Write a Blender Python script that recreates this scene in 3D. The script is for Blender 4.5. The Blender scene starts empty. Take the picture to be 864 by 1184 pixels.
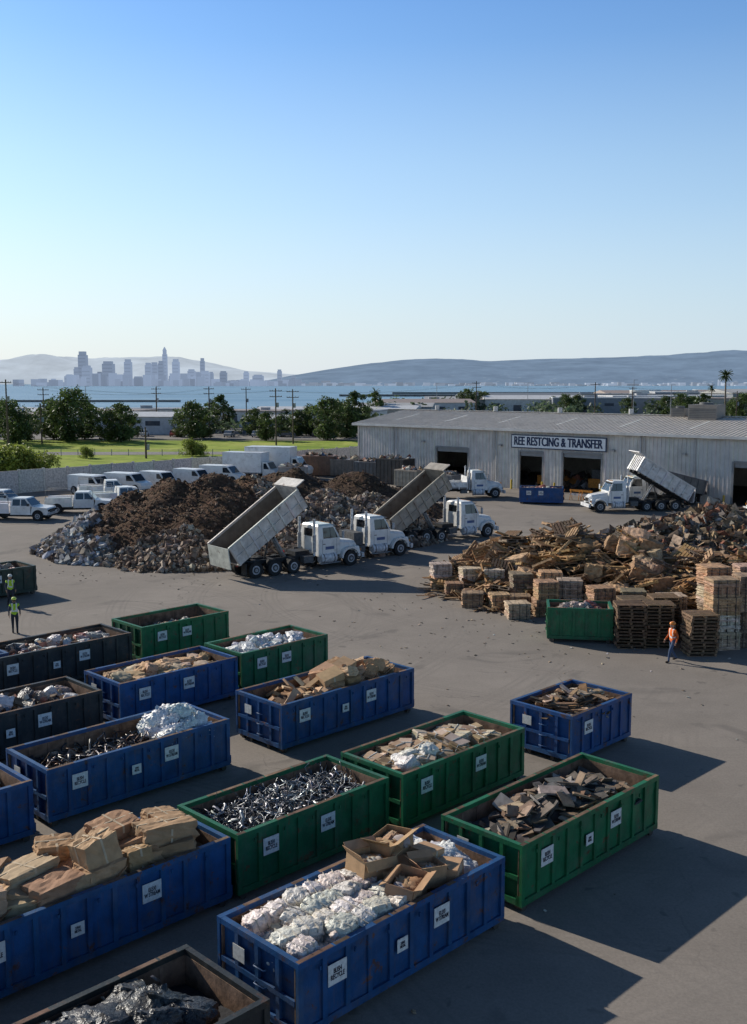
import bpy, math, random
import numpy as np
from math import sin, cos, pi, radians, sqrt
from mathutils import Vector, Matrix, noise as mn

scene = bpy.context.scene
R = random.Random(7)

# ------------------------------------------------------------------ mesh builder
CUBEV = [(-.5,-.5,-.5),(.5,-.5,-.5),(.5,.5,-.5),(-.5,.5,-.5),(-.5,-.5,.5),(.5,-.5,.5),(.5,.5,.5),(-.5,.5,.5)]
CUBEF = [(0,3,2,1),(4,5,6,7),(0,1,5,4),(1,2,6,5),(2,3,7,6),(3,0,4,7)]
def T(x,y,z): return Matrix.Translation((x,y,z))
def RX(a): return Matrix.Rotation(a,4,'X')
def RY(a): return Matrix.Rotation(a,4,'Y')
def RZ(a): return Matrix.Rotation(a,4,'Z')
def S(x,y,z): return Matrix.Diagonal((x,y,z,1))
class MB:
    def __init__(s):
        s.v=[];s.f=[];s.c=[];s.m=[];s.s=[];s.T=Matrix.Identity(4)
    def add(s,vs,fs,col=(.5,.5,.5),mat=0,M=None,smooth=False,jc=None):
        t = s.T@M if M is not None else s.T
        b=len(s.v)
        s.v.extend([tuple(t@Vector(p)) for p in vs])
        s.f.extend([tuple(i+b for i in f) for f in fs])
        n=len(fs)
        if jc:
            for i in range(n):
                k=1+jc*(R.random()-.5)*2
                s.c.append((col[0]*k,col[1]*k,col[2]*k))
        else: s.c.extend([col]*n)
        s.m.extend([mat]*n); s.s.extend([smooth]*n)
    def box(s,cx,cy,cz,sx,sy,sz,col=(.5,.5,.5),mat=0,M=None):
        m=T(cx,cy,cz)@S(sx,sy,sz)
        if M is not None: m=M@m
        s.add(CUBEV,CUBEF,col,mat,m)
    def bx(s,x0,x1,y0,y1,z0,z1,col=(.5,.5,.5),mat=0,M=None):
        s.box((x0+x1)/2,(y0+y1)/2,(z0+z1)/2,abs(x1-x0),abs(y1-y0),abs(z1-z0),col,mat,M)
    def chunk(s,M,j,col,mat=0):
        vs=[(a+R.uniform(-j,j),b+R.uniform(-j,j),c+R.uniform(-j,j)) for a,b,c in CUBEV]
        s.add(vs,CUBEF,col,mat,M)
    def cyl(s,c,r,h,axis='Z',seg=12,col=(.5,.5,.5),mat=0,M=None,r2=None,smooth=True):
        r2=r if r2 is None else r2
        vs=[];
        for k in range(seg):
            a=2*pi*k/seg; vs.append((r*cos(a),r*sin(a),-h/2))
        for k in range(seg):
            a=2*pi*k/seg; vs.append((r2*cos(a),r2*sin(a),h/2))
        side=[(k,(k+1)%seg,seg+(k+1)%seg,seg+k) for k in range(seg)]
        rot={'Z':Matrix.Identity(4),'X':RY(pi/2),'Y':RX(-pi/2)}[axis]
        m=T(*c)@rot
        if M is not None: m=M@m
        s.add(vs,side,col,mat,m,smooth)
        s.add(vs,[tuple(range(seg-1,-1,-1)),tuple(range(seg,2*seg))],col,mat,m,False)
    def tube(s,pts,r,sides=5,col=(.5,.5,.5),mat=0,r2=None,smooth=True,flat=1.0):
        n=len(pts); vs=[]; fs=[]
        for i,p in enumerate(pts):
            p=Vector(p)
            d=Vector(pts[min(i+1,n-1)])-Vector(pts[max(i-1,0)])
            if d.length<1e-6: d=Vector((0,0,1))
            d.normalize()
            u=d.cross(Vector((0,0,1)))
            if u.length<.05: u=d.cross(Vector((1,0,0)))
            u.normalize(); w=d.cross(u)
            if isinstance(r,(list,tuple)): rr=r[i]
            else: rr=r if r2 is None else r+(r2-r)*i/(n-1)
            for k in range(sides):
                a=2*pi*k/sides
                vs.append(tuple(p+u*cos(a)*rr+w*sin(a)*rr*flat))
        for i in range(n-1):
            for k in range(sides):
                fs.append((i*sides+k,i*sides+(k+1)%sides,(i+1)*sides+(k+1)%sides,(i+1)*sides+k))
        fs.append(tuple(range(sides-1,-1,-1))); fs.append(tuple((n-1)*sides+k for k in range(sides)))
        s.add(vs,fs,col,mat,None,smooth)
    def prism(s,poly,y0,y1,col=(.5,.5,.5),mat=0,M=None):
        n=len(poly)
        vs=[(x,y0,z) for x,z in poly]+[(x,y1,z) for x,z in poly]
        fs=[(k,(k+1)%n,n+(k+1)%n,n+k) for k in range(n)]+[tuple(range(n-1,-1,-1)),tuple(range(n,2*n))]
        s.add(vs,fs,col,mat,M)
    def frustum(s,b,z0,t,z1,col,mat=0,M=None):
        (x0,x1,y0,y1)=b;(u0,u1,w0,w1)=t
        vs=[(x0,y0,z0),(x1,y0,z0),(x1,y1,z0),(x0,y1,z0),(u0,w0,z1),(u1,w0,z1),(u1,w1,z1),(u0,w1,z1)]
        s.add(vs,CUBEF,col,mat,M)
    def build(s,name,mats,parent=None,M=None,link=True):
        me=bpy.data.meshes.new(name)
        me.from_pydata(s.v,[],s.f)
        n=len(s.f)
        me.polygons.foreach_set('material_index',np.array(s.m,dtype=np.int32))
        me.polygons.foreach_set('use_smooth',np.array(s.s,dtype=bool))
        cnt=np.array([len(f) for f in s.f])
        c=np.ones((n,4),dtype=np.float32); c[:,:3]=np.array(s.c,dtype=np.float32).reshape(n,3)
        ca=me.color_attributes.new('Col','FLOAT_COLOR','CORNER')
        ca.data.foreach_set('color',np.repeat(c,cnt,axis=0).ravel())
        for m in mats: me.materials.append(m)
        me.update()
        if not link: return me
        return obj(name,me,parent,M)
def obj(name,me,parent=None,M=None):
    o=bpy.data.objects.new(name,me); scene.collection.objects.link(o)
    if parent is not None: o.parent=parent
    if M is not None: o.matrix_basis=M
    return o

# ------------------------------------------------------------------ materials
class NT:
    def __init__(s,name):
        s.mat=bpy.data.materials.new(name); s.mat.use_nodes=True
        s.nt=s.mat.node_tree; s.b=s.nt.nodes['Principled BSDF']; s.out=s.nt.nodes['Material Output']
    def n(s,t,**k):
        nd=s.nt.nodes.new(t)
        for a,b in k.items(): setattr(nd,a,b)
        return nd
    def l(s,a,b): s.nt.links.new(a,b)
    def noise(s,vec,scale,detail=3,rough=.55,dist=0):
        nd=s.n('ShaderNodeTexNoise'); s.l(vec,nd.inputs['Vector'])
        nd.inputs['Scale'].default_value=scale; nd.inputs['Detail'].default_value=detail
        nd.inputs['Roughness'].default_value=rough; nd.inputs['Distortion'].default_value=dist
        return nd.outputs['Fac']
    def ramp(s,f,stops):
        nd=s.n('ShaderNodeValToRGB'); s.l(f,nd.inputs[0]); e=nd.color_ramp.elements
        while len(e)<len(stops): e.new(.5)
        for i,(p,c) in enumerate(stops):
            e[i].position=p; e[i].color=(c if len(c)==4 else (*c,1)) if isinstance(c,tuple) else (c,c,c,1)
        return nd.outputs[0]
    def mix(s,f,a,b,mode='MIX'):
        nd=s.n('ShaderNodeMix',data_type='RGBA',blend_type=mode)
        for i,x in ((0,f),(6,a),(7,b)):
            if isinstance(x,(int,float)):
                nd.inputs[i].default_value=x if i==0 else (x,x,x,1)
            elif isinstance(x,tuple): nd.inputs[i].default_value=(*x,1) if len(x)==3 else x
            else: s.l(x,nd.inputs[i])
        return nd.outputs[2]
    def mapz(s,x,a,b):
        nd=s.n('ShaderNodeMapRange'); s.l(x,nd.inputs[0]); nd.inputs[1].default_value=a; nd.inputs[2].default_value=b; return nd.outputs[0]
    def vec(s,rnd=True):
        tc=s.n('ShaderNodeTexCoord')
        if not rnd: return tc.outputs['Object']
        oi=s.n('ShaderNodeObjectInfo'); m=s.n('ShaderNodeMath',operation='MULTIPLY'); m.inputs[1].default_value=57
        s.l(oi.outputs['Random'],m.inputs[0]); a=s.n('ShaderNodeVectorMath',operation='ADD')
        s.l(tc.outputs['Object'],a.inputs[0]); s.l(m.outputs[0],a.inputs[1]); return a.outputs[0]
    def attr(s):
        a=s.n('ShaderNodeAttribute'); a.attribute_name='Col'; return a.outputs['Color']
    def bump(s,h,strength=.3,dist=.02):
        nd=s.n('ShaderNodeBump'); s.l(h,nd.inputs['Height']); nd.inputs['Strength'].default_value=strength
        nd.inputs['Distance'].default_value=dist; s.l(nd.outputs[0],s.b.inputs['Normal'])
    def col(s,c):
        if isinstance(c,tuple): s.b.inputs['Base Color'].default_value=(*c,1)
        else: s.l(c,s.b.inputs['Base Color'])
def vcmat(name,rough=.8,metal=0,nscale=6,lo=.6,hi=1.25,bump=.3,bscale=30,bdist=.02,rust=None,spec=.3,dirt=None,streak=None):
    m=NT(name); v=m.vec()
    n1=m.noise(v,nscale,3,.6); c=m.mix(1.0,m.attr(),m.ramp(n1,[(.3,lo),(.7,hi)]),'MULTIPLY')
    if dirt:
        c=m.mix(m.ramp(m.noise(v,dirt[1],4,.65),[(dirt[2],0.),(dirt[2]+.18,dirt[3])]),c,dirt[0])
    if streak:
        mp=m.n('ShaderNodeMapping'); m.l(v,mp.inputs[0]); mp.inputs['Scale'].default_value=(9,9,.7)
        sn=m.noise(mp.outputs[0],1.0,4,.7)
        c=m.mix(m.ramp(sn,[(.54,0.),(.72,streak)]),c,(.12,.075,.05))
        c=m.mix(m.ramp(sn,[(.28,streak*.7),(.42,0.)]),c,(.02,.02,.02))
    if rust:
        rn=m.noise(v,rust[0],5,.75,.4)
        rc=m.ramp(n1,[(.3,(.05,.02,.01)),(.7,(.16,.07,.035))])
        c=m.mix(m.ramp(rn,[(rust[1],0.),(rust[1]+.05,rust[2])]),c,rc)
    m.col(c); m.b.inputs['Roughness'].default_value=rough; m.b.inputs['Metallic'].default_value=metal
    m.b.inputs['Specular IOR Level'].default_value=spec
    if bump: m.bump(m.noise(v,bscale,3,.6),bump,bdist)
    return m.mat
M_paint=vcmat('container_paint',.5,0,2.2,.75,1.2,.25,14,.02,rust=(2.6,.60,.85),spec=.4,dirt=((.16,.14,.12),1.3,.5,.25),streak=.36)
M_rust=vcmat('rusty_interior',.85,0,3,.5,1.5,.4,10,.02)
M_deb=vcmat('debris',.85,0,5,.6,1.3,.4,12,.03)
M_earth=vcmat('dirt_mix',.95,0,2.5,.55,1.35,1.0,4,.3,spec=.1)
M_card=vcmat('cardboard',.8,0,4,.8,1.12,.3,9,.02)
M_bag=vcmat('crumpled_plastic',.4,0,9,.78,1.1,.9,11,.05,spec=.5)
M_wood=vcmat('weathered_wood',.8,0,5,.55,1.25,.3,25,.01)
M_metal=vcmat('scrap_metal',.45,.6,7,.4,1.3,0)
M_truck=vcmat('vehicle_paint',.3,0,1.5,.88,1.05,0,spec=.5,dirt=((.25,.22,.18),1.8,.52,.35))
M_bed=vcmat('worn_steel_bed',.5,.2,2,.7,1.15,.2,10,.02,rust=(1.6,.6,.6),streak=.35)
M_dark=vcmat('dark_chassis',.7,0,6,.6,1.4,0)
M_rub=vcmat('rubber',.85,0,9,.8,1.2,0)
def simple(name,c,rough=.5,metal=0,spec=.5):
    m=NT(name); m.col(c); m.b.inputs['Roughness'].default_value=rough; m.b.inputs['Metallic'].default_value=metal
    m.b.inputs['Specular IOR Level'].default_value=spec; return m.mat
M_glass=simple('dark_glass',(.012,.016,.02),.06,0,.8)
M_label=vcmat('label_plate',.5,0,14,.78,1.05,0,dirt=((.3,.27,.22),9,.58,.45))
M_cloth=vcmat('cloth',.85,0,14,.75,1.15,.4,30,.01)
M_bark=vcmat('bark',.9,0,6,.6,1.3,.5,12,.03)
def leafmat():
    m=NT('foliage'); c=m.attr()
    m.col(c); m.b.inputs['Roughness'].default_value=.6
    tr=m.n('ShaderNodeBsdfTranslucent'); m.l(c,tr.inputs[0]); mx=m.n('ShaderNodeMixShader'); mx.inputs[0].default_value=.35
    m.l(m.b.outputs[0],mx.inputs[1]); m.l(tr.outputs[0],mx.inputs[2]); m.l(mx.outputs[0],m.out.inputs[0]); return m.mat
M_leaf=leafmat()
def haze(name,c,em,rough=.9,nscale=.01,houses=False):  # distance haze painted in: bluish emission added over the hill colour
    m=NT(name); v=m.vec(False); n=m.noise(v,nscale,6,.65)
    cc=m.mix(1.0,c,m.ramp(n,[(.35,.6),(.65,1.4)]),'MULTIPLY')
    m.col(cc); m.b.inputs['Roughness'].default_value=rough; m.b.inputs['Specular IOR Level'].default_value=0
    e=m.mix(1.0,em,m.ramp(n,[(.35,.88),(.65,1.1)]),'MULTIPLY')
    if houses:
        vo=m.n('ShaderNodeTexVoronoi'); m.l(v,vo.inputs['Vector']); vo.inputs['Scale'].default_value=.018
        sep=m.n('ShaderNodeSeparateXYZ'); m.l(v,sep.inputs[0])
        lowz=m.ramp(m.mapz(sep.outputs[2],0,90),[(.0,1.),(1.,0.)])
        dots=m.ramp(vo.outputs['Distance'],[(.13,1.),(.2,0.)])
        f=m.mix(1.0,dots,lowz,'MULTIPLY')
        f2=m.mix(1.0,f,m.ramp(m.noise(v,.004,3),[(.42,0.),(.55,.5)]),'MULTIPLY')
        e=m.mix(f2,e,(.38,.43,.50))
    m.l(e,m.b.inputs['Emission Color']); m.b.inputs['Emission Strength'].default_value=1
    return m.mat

def asphalt():
    m=NT('asphalt'); v=m.vec(False)
    big=m.noise(v,.07,4,.6,.5)
    c=m.ramp(big,[(.3,(.215,.190,.165)),(.5,(.262,.230,.199)),(.72,(.305,.268,.232))])
    mid=m.noise(v,.55,5,.65)
    c=m.mix(1.0,c,m.ramp(mid,[(.3,.90),(.7,1.07)]),'MULTIPLY')
    fine=m.noise(v,14,4,.75)
    c=m.mix(1.0,c,m.ramp(fine,[(.3,.85),(.7,1.12)]),'MULTIPLY')
    c=m.mix(m.ramp(m.noise(v,.32,3,.5,1.2),[(.60,0.),(.70,.38)]),c,(.10,.092,.085))
    c=m.mix(m.ramp(m.noise(v,1.7,2,.5,.4),[(.68,0.),(.74,.4)]),c,(.08,.074,.068))
    # wide sweeping tyre arcs (about 5 m apart, thin)
    for (cx,cy,sc,st) in ((13,60,.075,.55),(-14,52,.06,.5),(24,30,.055,.45)):
        mp=m.n('ShaderNodeMapping'); m.l(v,mp.inputs[0]); mp.inputs['Location'].default_value=(-cx,-cy,0)
        w=m.n('ShaderNodeTexWave',wave_type='RINGS',rings_direction='Z'); m.l(mp.outputs[0],w.inputs[0])
        w.inputs['Scale'].default_value=sc; w.inputs['Distortion'].default_value=2.0; w.inputs['Detail'].default_value=1; w.inputs['Detail Scale'].default_value=.6
        msk=m.ramp(big,[(.40,0.),(.60,st)])
        line=m.ramp(w.outputs[0],[(.86,0.),(.90,.8),(.925,.1),(.955,.1),(.975,.8),(1.,.0)])
        f=m.mix(1.0,m.mix(1.0,line,msk,'MULTIPLY'),m.ramp(mid,[(.38,.25),(.6,1.)]),'MULTIPLY')
        c=m.mix(f,c,(.13,.117,.105))
    mp=m.n('ShaderNodeVectorMath',operation='ADD'); m.l(v,mp.inputs[0])
    nn=m.n('ShaderNodeTexNoise'); m.l(v,nn.inputs['Vector']); nn.inputs['Scale'].default_value=.5; nn.inputs['Detail'].default_value=4
    sc=m.n('ShaderNodeVectorMath',operation='SCALE'); m.l(nn.outputs['Color'],sc.inputs[0]); sc.inputs['Scale'].default_value=2.4
    m.l(sc.outputs[0],mp.inputs[1])
    vo=m.n('ShaderNodeTexVoronoi',feature='DISTANCE_TO_EDGE'); m.l(mp.outputs[0],vo.inputs['Vector']); vo.inputs['Scale'].default_value=.10
    cr=m.ramp(vo.outputs['Distance'],[(.001,1.),(.0034,0.)])
    msk=m.ramp(big,[(.46,0.),(.58,.6)])
    c=m.mix(m.mix(1.0,cr,msk,'MULTIPLY'),c,(.06,.054,.048))
    m.col(c); m.b.inputs['Roughness'].default_value=.88; m.b.inputs['Specular IOR Level'].default_value=.15
    m.bump(fine,.35,.015); return m.mat
M_asph=asphalt()
def groundmat(name,stops,sc=.05,sc2=1.5):
    m=NT(name); v=m.vec(False); c=m.ramp(m.noise(v,sc,4,.65,.3),stops)
    c=m.mix(1.0,c,m.ramp(m.noise(v,sc2,3,.7),[(.3,.7),(.7,1.25)]),'MULTIPLY'); m.col(c); m.b.inputs['Roughness'].default_value=.95
    m.b.inputs['Specular IOR Level'].default_value=.1
    return m.mat
M_land=groundmat('dry_land',[(.3,(.09,.11,.05)),(.55,(.17,.16,.11)),(.75,(.25,.22,.18))],.02,.3)
M_grass=groundmat('field_grass',[(.3,(.15,.23,.03)),(.5,(.27,.34,.05)),(.7,(.42,.42,.11))],.06,.5)
M_road=groundmat('road_asphalt',[(.3,(.2,.19,.185)),(.7,(.3,.28,.26))],.1,2)

# ------------------------------------------------------------------ camera / light / sky
H=12.0
cam=bpy.data.cameras.new('camera'); co=obj('camera',cam)
cam.sensor_fit='VERTICAL'; cam.sensor_height=36; cam.lens=36.18; cam.clip_end=40000; cam.clip_start=.1
co.location=(0,0,H); co.rotation_euler=(radians(90-7.14),0,0); scene.camera=co
SUN_EL=27; SUN_AZ=math.atan2(-.8,.6)
w=bpy.data.worlds.new('World'); scene.world=w; w.use_nodes=True; nt=w.node_tree
bg=nt.nodes['Background']; sky=nt.nodes.new('ShaderNodeTexSky'); sky.sky_type='NISHITA'; sky.sun_disc=False
sky.sun_elevation=radians(SUN_EL); sky.sun_rotation=SUN_AZ%(2*pi); sky.air_density=1.0; sky.dust_density=.5; sky.ozone_density=1.6; sky.altitude=0
WS=.14
class WN(NT):
    def __init__(s,nt): s.nt=nt
wn=WN(nt)
tc=wn.n('ShaderNodeTexCoord'); sep=wn.n('ShaderNodeSeparateXYZ'); nt.links.new(tc.outputs['Generated'],sep.inputs[0])
zen=wn.ramp(sep.outputs[2],[(.0,(.76,.93,1.0)),(.20,(.66,.90,1.0)),(.34,(.52,.79,1.0)),(.60,(.20,.26,.31))])
c1=wn.mix(1.0,sky.outputs[0],zen,'MULTIPLY')
c1=wn.mix(1.0,c1,(1.08,1.08,1.16),'MULTIPLY')
d=Vector((sin(SUN_AZ)*cos(radians(SUN_EL)),cos(SUN_AZ)*cos(radians(SUN_EL)),sin(radians(SUN_EL))))
dt=wn.n('ShaderNodeVectorMath',operation='DOT_PRODUCT'); nt.links.new(tc.outputs['Generated'],dt.inputs[0]); dt.inputs[1].default_value=(sin(SUN_AZ),cos(SUN_AZ),0)
hf_=wn.mapz(dt.outputs['Value'],.1,.9)
hz=wn.mix(hf_,(.56/WS,.68/WS,.82/WS),(.82/WS,.85/WS,.87/WS))
c2=wn.mix(wn.ramp(sep.outputs[2],[(.0,.93),(.05,.76),(.16,.36),(.30,.06),(.40,0.)]),c1,hz)
nt.links.new(c2,bg.inputs[0]); bg.inputs[1].default_value=WS
sl=bpy.data.lights.new('sun','SUN'); sl.energy=5.0; sl.angle=radians(.5); sl.color=(1,.93,.82)
so=obj('sun',sl)
so.rotation_euler=d.to_track_quat('Z','Y').to_euler(); so.location=(-40,30,60)
scene.view_settings.view_transform='Standard'; scene.view_settings.look='None'; scene.view_settings.exposure=0

# ------------------------------------------------------------------ terrain
def sheet(name,pts,z,mat):
    mb=MB(); mb.add([(x,y,z) for x,y in pts],[tuple(range(len(pts)))],(.5,.5,.5)); return mb.build(name,[mat])
sheet('ground',[(-14000,-300),(14000,-300),(14000,14000),(-14000,14000)],0,M_land)
sheet('yard_pavement',[(-90,-25),(140,-25),(140,190),(30,190),(-2,157),(-90,53)],.01,M_asph)
sheet('grass_field',[(-160,-20),(-91,52),(-2.4,157.5),(26,190),(10,214),(-160,222)],.012,M_grass)
sheet('access_road',[(-160,176),(-60,172),(12,176),(20,183),(-60,180),(-160,185)],.03,M_road)
sheet('parking_lot_pavement',[(-200,226),(60,218),(120,300),(-220,320)],.03,M_road)
def water():
    m=NT('bay_water'); v=m.vec(False)
    mp=m.n('ShaderNodeMapping'); m.l(v,mp.inputs[0]); mp.inputs['Scale'].default_value=(1,3,1)
    c=m.ramp(m.noise(mp.outputs[0],.004,4,.6),[(.35,(.16,.29,.40)),(.65,(.25,.39,.50))]); m.col(c)
    m.b.inputs['Roughness'].default_value=.5; m.b.inputs['Specular IOR Level'].default_value=.25
    m.bump(m.noise(mp.outputs[0],.3,4),.5,.6); return m.mat
sheet('bay_water',[(-12000,335),(-300,338),(-60,345),(0,385),(60,560),(200,760),(600,900),(12000,1100),(12000,13500),(-12000,13500)],.3,water())
mb=MB()
mb.bx(-30,170,905,912,.4,2.2,(.2,.19,.18)); mb.bx(20,330,1105,1112,.4,2.5,(.2,.2,.19)); mb.bx(-260,-120,640,644,.4,1.6,(.18,.17,.16))
for i in range(26): mb.box(-28+i*8,904,.9,.8,.8,2.4,(.12,.11,.1))
mb.build('harbour_pier',[M_deb])
def hills(name,prof,Y0,Y1,mat,seed=0,na=.14):
    xs=[p[0] for p in prof]; nx=320; ny=16; vs=[];fs=[]
    for i in range(nx+1):
        x=xs[0]+(xs[-1]-xs[0])*i/nx
        h=np.interp(x,xs,[p[1] for p in prof])
        for j in range(ny+1):
            t=j/ny; y=Y0+(Y1-Y0)*t
            n=mn.fractal(Vector((x*.0016+seed,y*.0022,0)),1.0,2.0,6)
            ridge=sin(min(t*1.15,1)*pi/2)**.8
            vs.append((x,y,max(-1,h*ridge*(1+na*n*(1 if t<.8 else .3)))))
    for i in range(nx):
        for j in range(ny):
            a=i*(ny+1)+j; fs.append((a,a+ny+1,a+ny+2,a+1))
    mb=MB(); mb.add(vs,fs,(.5,.5,.5),0,None,True); return mb.build(name,[mat])
def pr(l,Y): return [((x-432)/1190*Y,(443.5-y)/1190*Y+12) for x,y in l]
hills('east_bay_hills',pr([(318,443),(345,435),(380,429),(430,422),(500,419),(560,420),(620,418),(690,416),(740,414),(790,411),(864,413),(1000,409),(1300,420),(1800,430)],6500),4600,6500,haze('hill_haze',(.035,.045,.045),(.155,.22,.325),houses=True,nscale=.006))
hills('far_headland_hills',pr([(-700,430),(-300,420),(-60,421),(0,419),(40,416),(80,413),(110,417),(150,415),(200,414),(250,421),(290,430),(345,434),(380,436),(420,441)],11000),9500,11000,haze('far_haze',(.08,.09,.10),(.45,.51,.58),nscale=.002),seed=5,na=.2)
mb=MB(); RS=random.Random(3)
sk=[(93,11,407),(84,7,425),(112,11,424),(104,7,430),(131,14,419),(123,8,428),(146,8,430),(156,9,417),(165,8,421),(172,9,419),(181,8,421),(188,6,406),(196,7,419),(203,9,416),(213,10,427),(220,7,430),(228,6,414),(236,6,430),(243,12,430),(262,9,430),(285,7,430),(300,14,434),(324,6,428),(338,7,435),(76,10,432),(65,14,434)]
Ys=4300; px=Ys/1190
for x,wd,ty in sk:
    X=(x-432)*px; hh=(443.5-ty)*px+12; c0=RS.uniform(.8,1.25); y=Ys+RS.uniform(-150,250)
    W=wd*px*.85
    mb.bx(X-W/2,X+W/2,y,y+W,0,hh*.9,(c0,)*3); mb.bx(X-W*.38,X+W*.38,y+2,y+W*.8,hh*.9,hh,(c0*.95,)*3)
    for q in range(1,int(hh/14)): mb.bx(X-W/2+2,X+W/2-2,y-1.5,y,q*14,q*14+4,(c0*.82,)*3)
    if ty<407: mb.frustum((X-8,X+8,y,y+14),hh,(X-1,X+1,y+6,y+8),hh+16,(c0,)*3)
for i in range(170):
    x=RS.uniform(50,345); W=RS.uniform(4,9)*px; hh=RS.uniform(2,11)*px*(1.2 if 90<x<250 else .6)+6; X=(x-432)*px; y=Ys+RS.uniform(-350,300)
    mb.bx(X-W/2,X+W/2,y,y+W,0,hh,(RS.uniform(.8,1.3),)*3)
hm=NT('skyline_haze'); a=hm.attr(); hm.col(hm.mix(1.0,a,(.10,.11,.13),'MULTIPLY')); hm.l(hm.mix(1.0,a,(.20,.25,.34),'MULTIPLY'),hm.b.inputs['Emission Color']); hm.b.inputs['Emission Strength'].default_value=1; hm.b.inputs['Roughness'].default_value=.9  # blue-grey self-glow stands in for air haze on skyline and far town
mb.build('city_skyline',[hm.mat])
mb=MB()
for i in range(420):
    X=RS.uniform(-300,4300); y=RS.uniform(4350,4700); W=RS.uniform(10,50); g=RS.uniform(.7,1.4)
    mb.bx(X-W/2,X+W/2,y,y+W,0,RS.uniform(4,16)*(2 if RS.random()<.05 else 1),(g,g*.97,g*.92))
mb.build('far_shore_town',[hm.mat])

# ------------------------------------------------------------------ shapes
def softbox(n,rnd,amp,freq,seed,crease=1.6):
    vs=[];fs=[]
    for ax in range(3):
        for sg in (-1,1):
            b=len(vs)
            for i in range(n+1):
                for j in range(n+1):
                    p=[0,0,0]; p[ax]=sg; p[(ax+1)%3]=-1+2*i/n; p[(ax+2)%3]=-1+2*j/n
                    P=Vector(p); q=P.normalized()*1.15; P=P.lerp(q,rnd)
                    nn=abs(mn.noise(P*freq+Vector((seed*7.3,seed,0))))*crease-.35+.5*mn.noise(P*freq*2.3+Vector((seed,3,1)))
                    P=P*(1+amp*nn); vs.append(tuple(P*.5))
            for i in range(n):
                for j in range(n):
                    a=b+i*(n+1)+j; f=(a,a+n+1,a+n+2,a+1)
                    fs.append(f if sg>0 else f[::-1])
    return vs,fs
BALE=[softbox(4,.18,.14,2.2,i) for i in range(5)]
BAG=[softbox(6,.7,.3,2.4,i+10) for i in range(6)]
BAGH=[softbox(12,.6,.30,3.0,i+20) for i in range(6)]
BUN=[softbox(12,.55,.17,1.8,i+60,1.9) for i in range(6)]
BOXS=[softbox(8,.12,.12,1.6,i+40) for i in range(6)]
def soft(mb,lib,M,col,mat,smooth=True,jc=None):
    v,f=R.choice(lib); mb.add(v,f,col,mat,M,smooth,jc)
def rot(a=.3,full=True): return RZ(R.uniform(0,2*pi) if full else R.uniform(-a,a))@RX(R.uniform(-a,a))@RY(R.uniform(-a,a))
def vary(c,a=.2):
    k=1+R.uniform(-a,a); return tuple(max(0,x*k*(1+R.uniform(-.05,.05))) for x in c)
CARD=[(.42,.25,.135),(.48,.30,.17),(.35,.205,.105),(.50,.34,.21)]
WOOD=[(.29,.17,.085),(.20,.12,.065),(.38,.24,.13),(.13,.085,.055),(.25,.19,.14)]
WHITE=[(.75,.74,.72),(.65,.64,.63),(.8,.78,.76)]
TRASH=[(.48,.45,.41),(.21,.175,.15),(.32,.22,.14),(.09,.08,.075),(.40,.31,.23),(.10,.13,.18),(.30,.12,.08),(.54,.50,.45),(.18,.12,.085),(.25,.23,.21),(.36,.25,.16)]
def textmesh(s,size=1.0,align='CENTER'):
    cu=bpy.data.curves.new('t','FONT'); cu.body=s; cu.size=size; cu.align_x=align; cu.align_y='CENTER'; cu.extrude=.004; cu.space_line=.85; cu.offset=.014*size
    o=bpy.data.objects.new('t',cu); scene.collection.objects.link(o); bpy.context.view_layer.update()
    me=o.evaluated_get(bpy.context.evaluated_depsgraph_get()).to_mesh()
    vs=[tuple(v.co) for v in me.vertices]; fs=[tuple(p.vertices) for p in me.polygons]
    bpy.data.objects.remove(o); return vs,fs
TXT=[textmesh('BI.ISH\nRECYCLE',.15),textmesh('ELEXI\nW STREAM',.14),textmesh('37041\nMETAL',.15)]

def cardbox(mb,M,w,d,h,col,mat,open_=True,fill=None):
    t=.012
    mb.bx(-w/2,w/2,-d/2,-d/2+t,0,h,col,mat,M); mb.bx(-w/2,w/2,d/2-t,d/2,0,h,vary(col,.05),mat,M)
    mb.bx(-w/2,-w/2+t,-d/2+t,d/2-t,0,h,col,mat,M); mb.bx(w/2-t,w/2,-d/2+t,d/2-t,0,h,col,mat,M)
    mb.bx(-w/2+t,w/2-t,-d/2+t,d/2-t,.02,.02+h*(.3 if open_ else .97),vary(col,.1) if not open_ else (.2,.14,.09),mat,M)
    if open_:
        fl=min(w,d)*.32
        for (px_,py_,az,ln) in ((w/2,0,0,d),(-w/2,0,pi,d),(0,d/2,pi/2,w),(0,-d/2,-pi/2,w)):
            a=R.choice([R.uniform(-.9,-.4),R.uniform(.6,1.3),R.uniform(.8,1.3)])
            mb.box(.5*fl,0,0,fl,ln*.98,.01,vary(col,.08),mat,M@T(px_,py_,h)@RZ(az)@RY(a))
        for _ in range(6): soft(mb,BAG,M@T(R.uniform(-w*.25,w*.25),R.uniform(-d*.25,d*.25),h*.6)@rot()@S(w*.45,d*.45,h*.45),vary(R.choice(CARD+[(.5,.45,.4),(.6,.57,.52)]),.2),mat)
    else:
        mb.bx(-w/2,w/2,-.03,.03,h,h+.004,(.55,.47,.35),mat,M); mb.bx(-.03,.03,-d/2-.004,-d/2,h*.55,h,(.55,.47,.35),mat,M)

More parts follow.
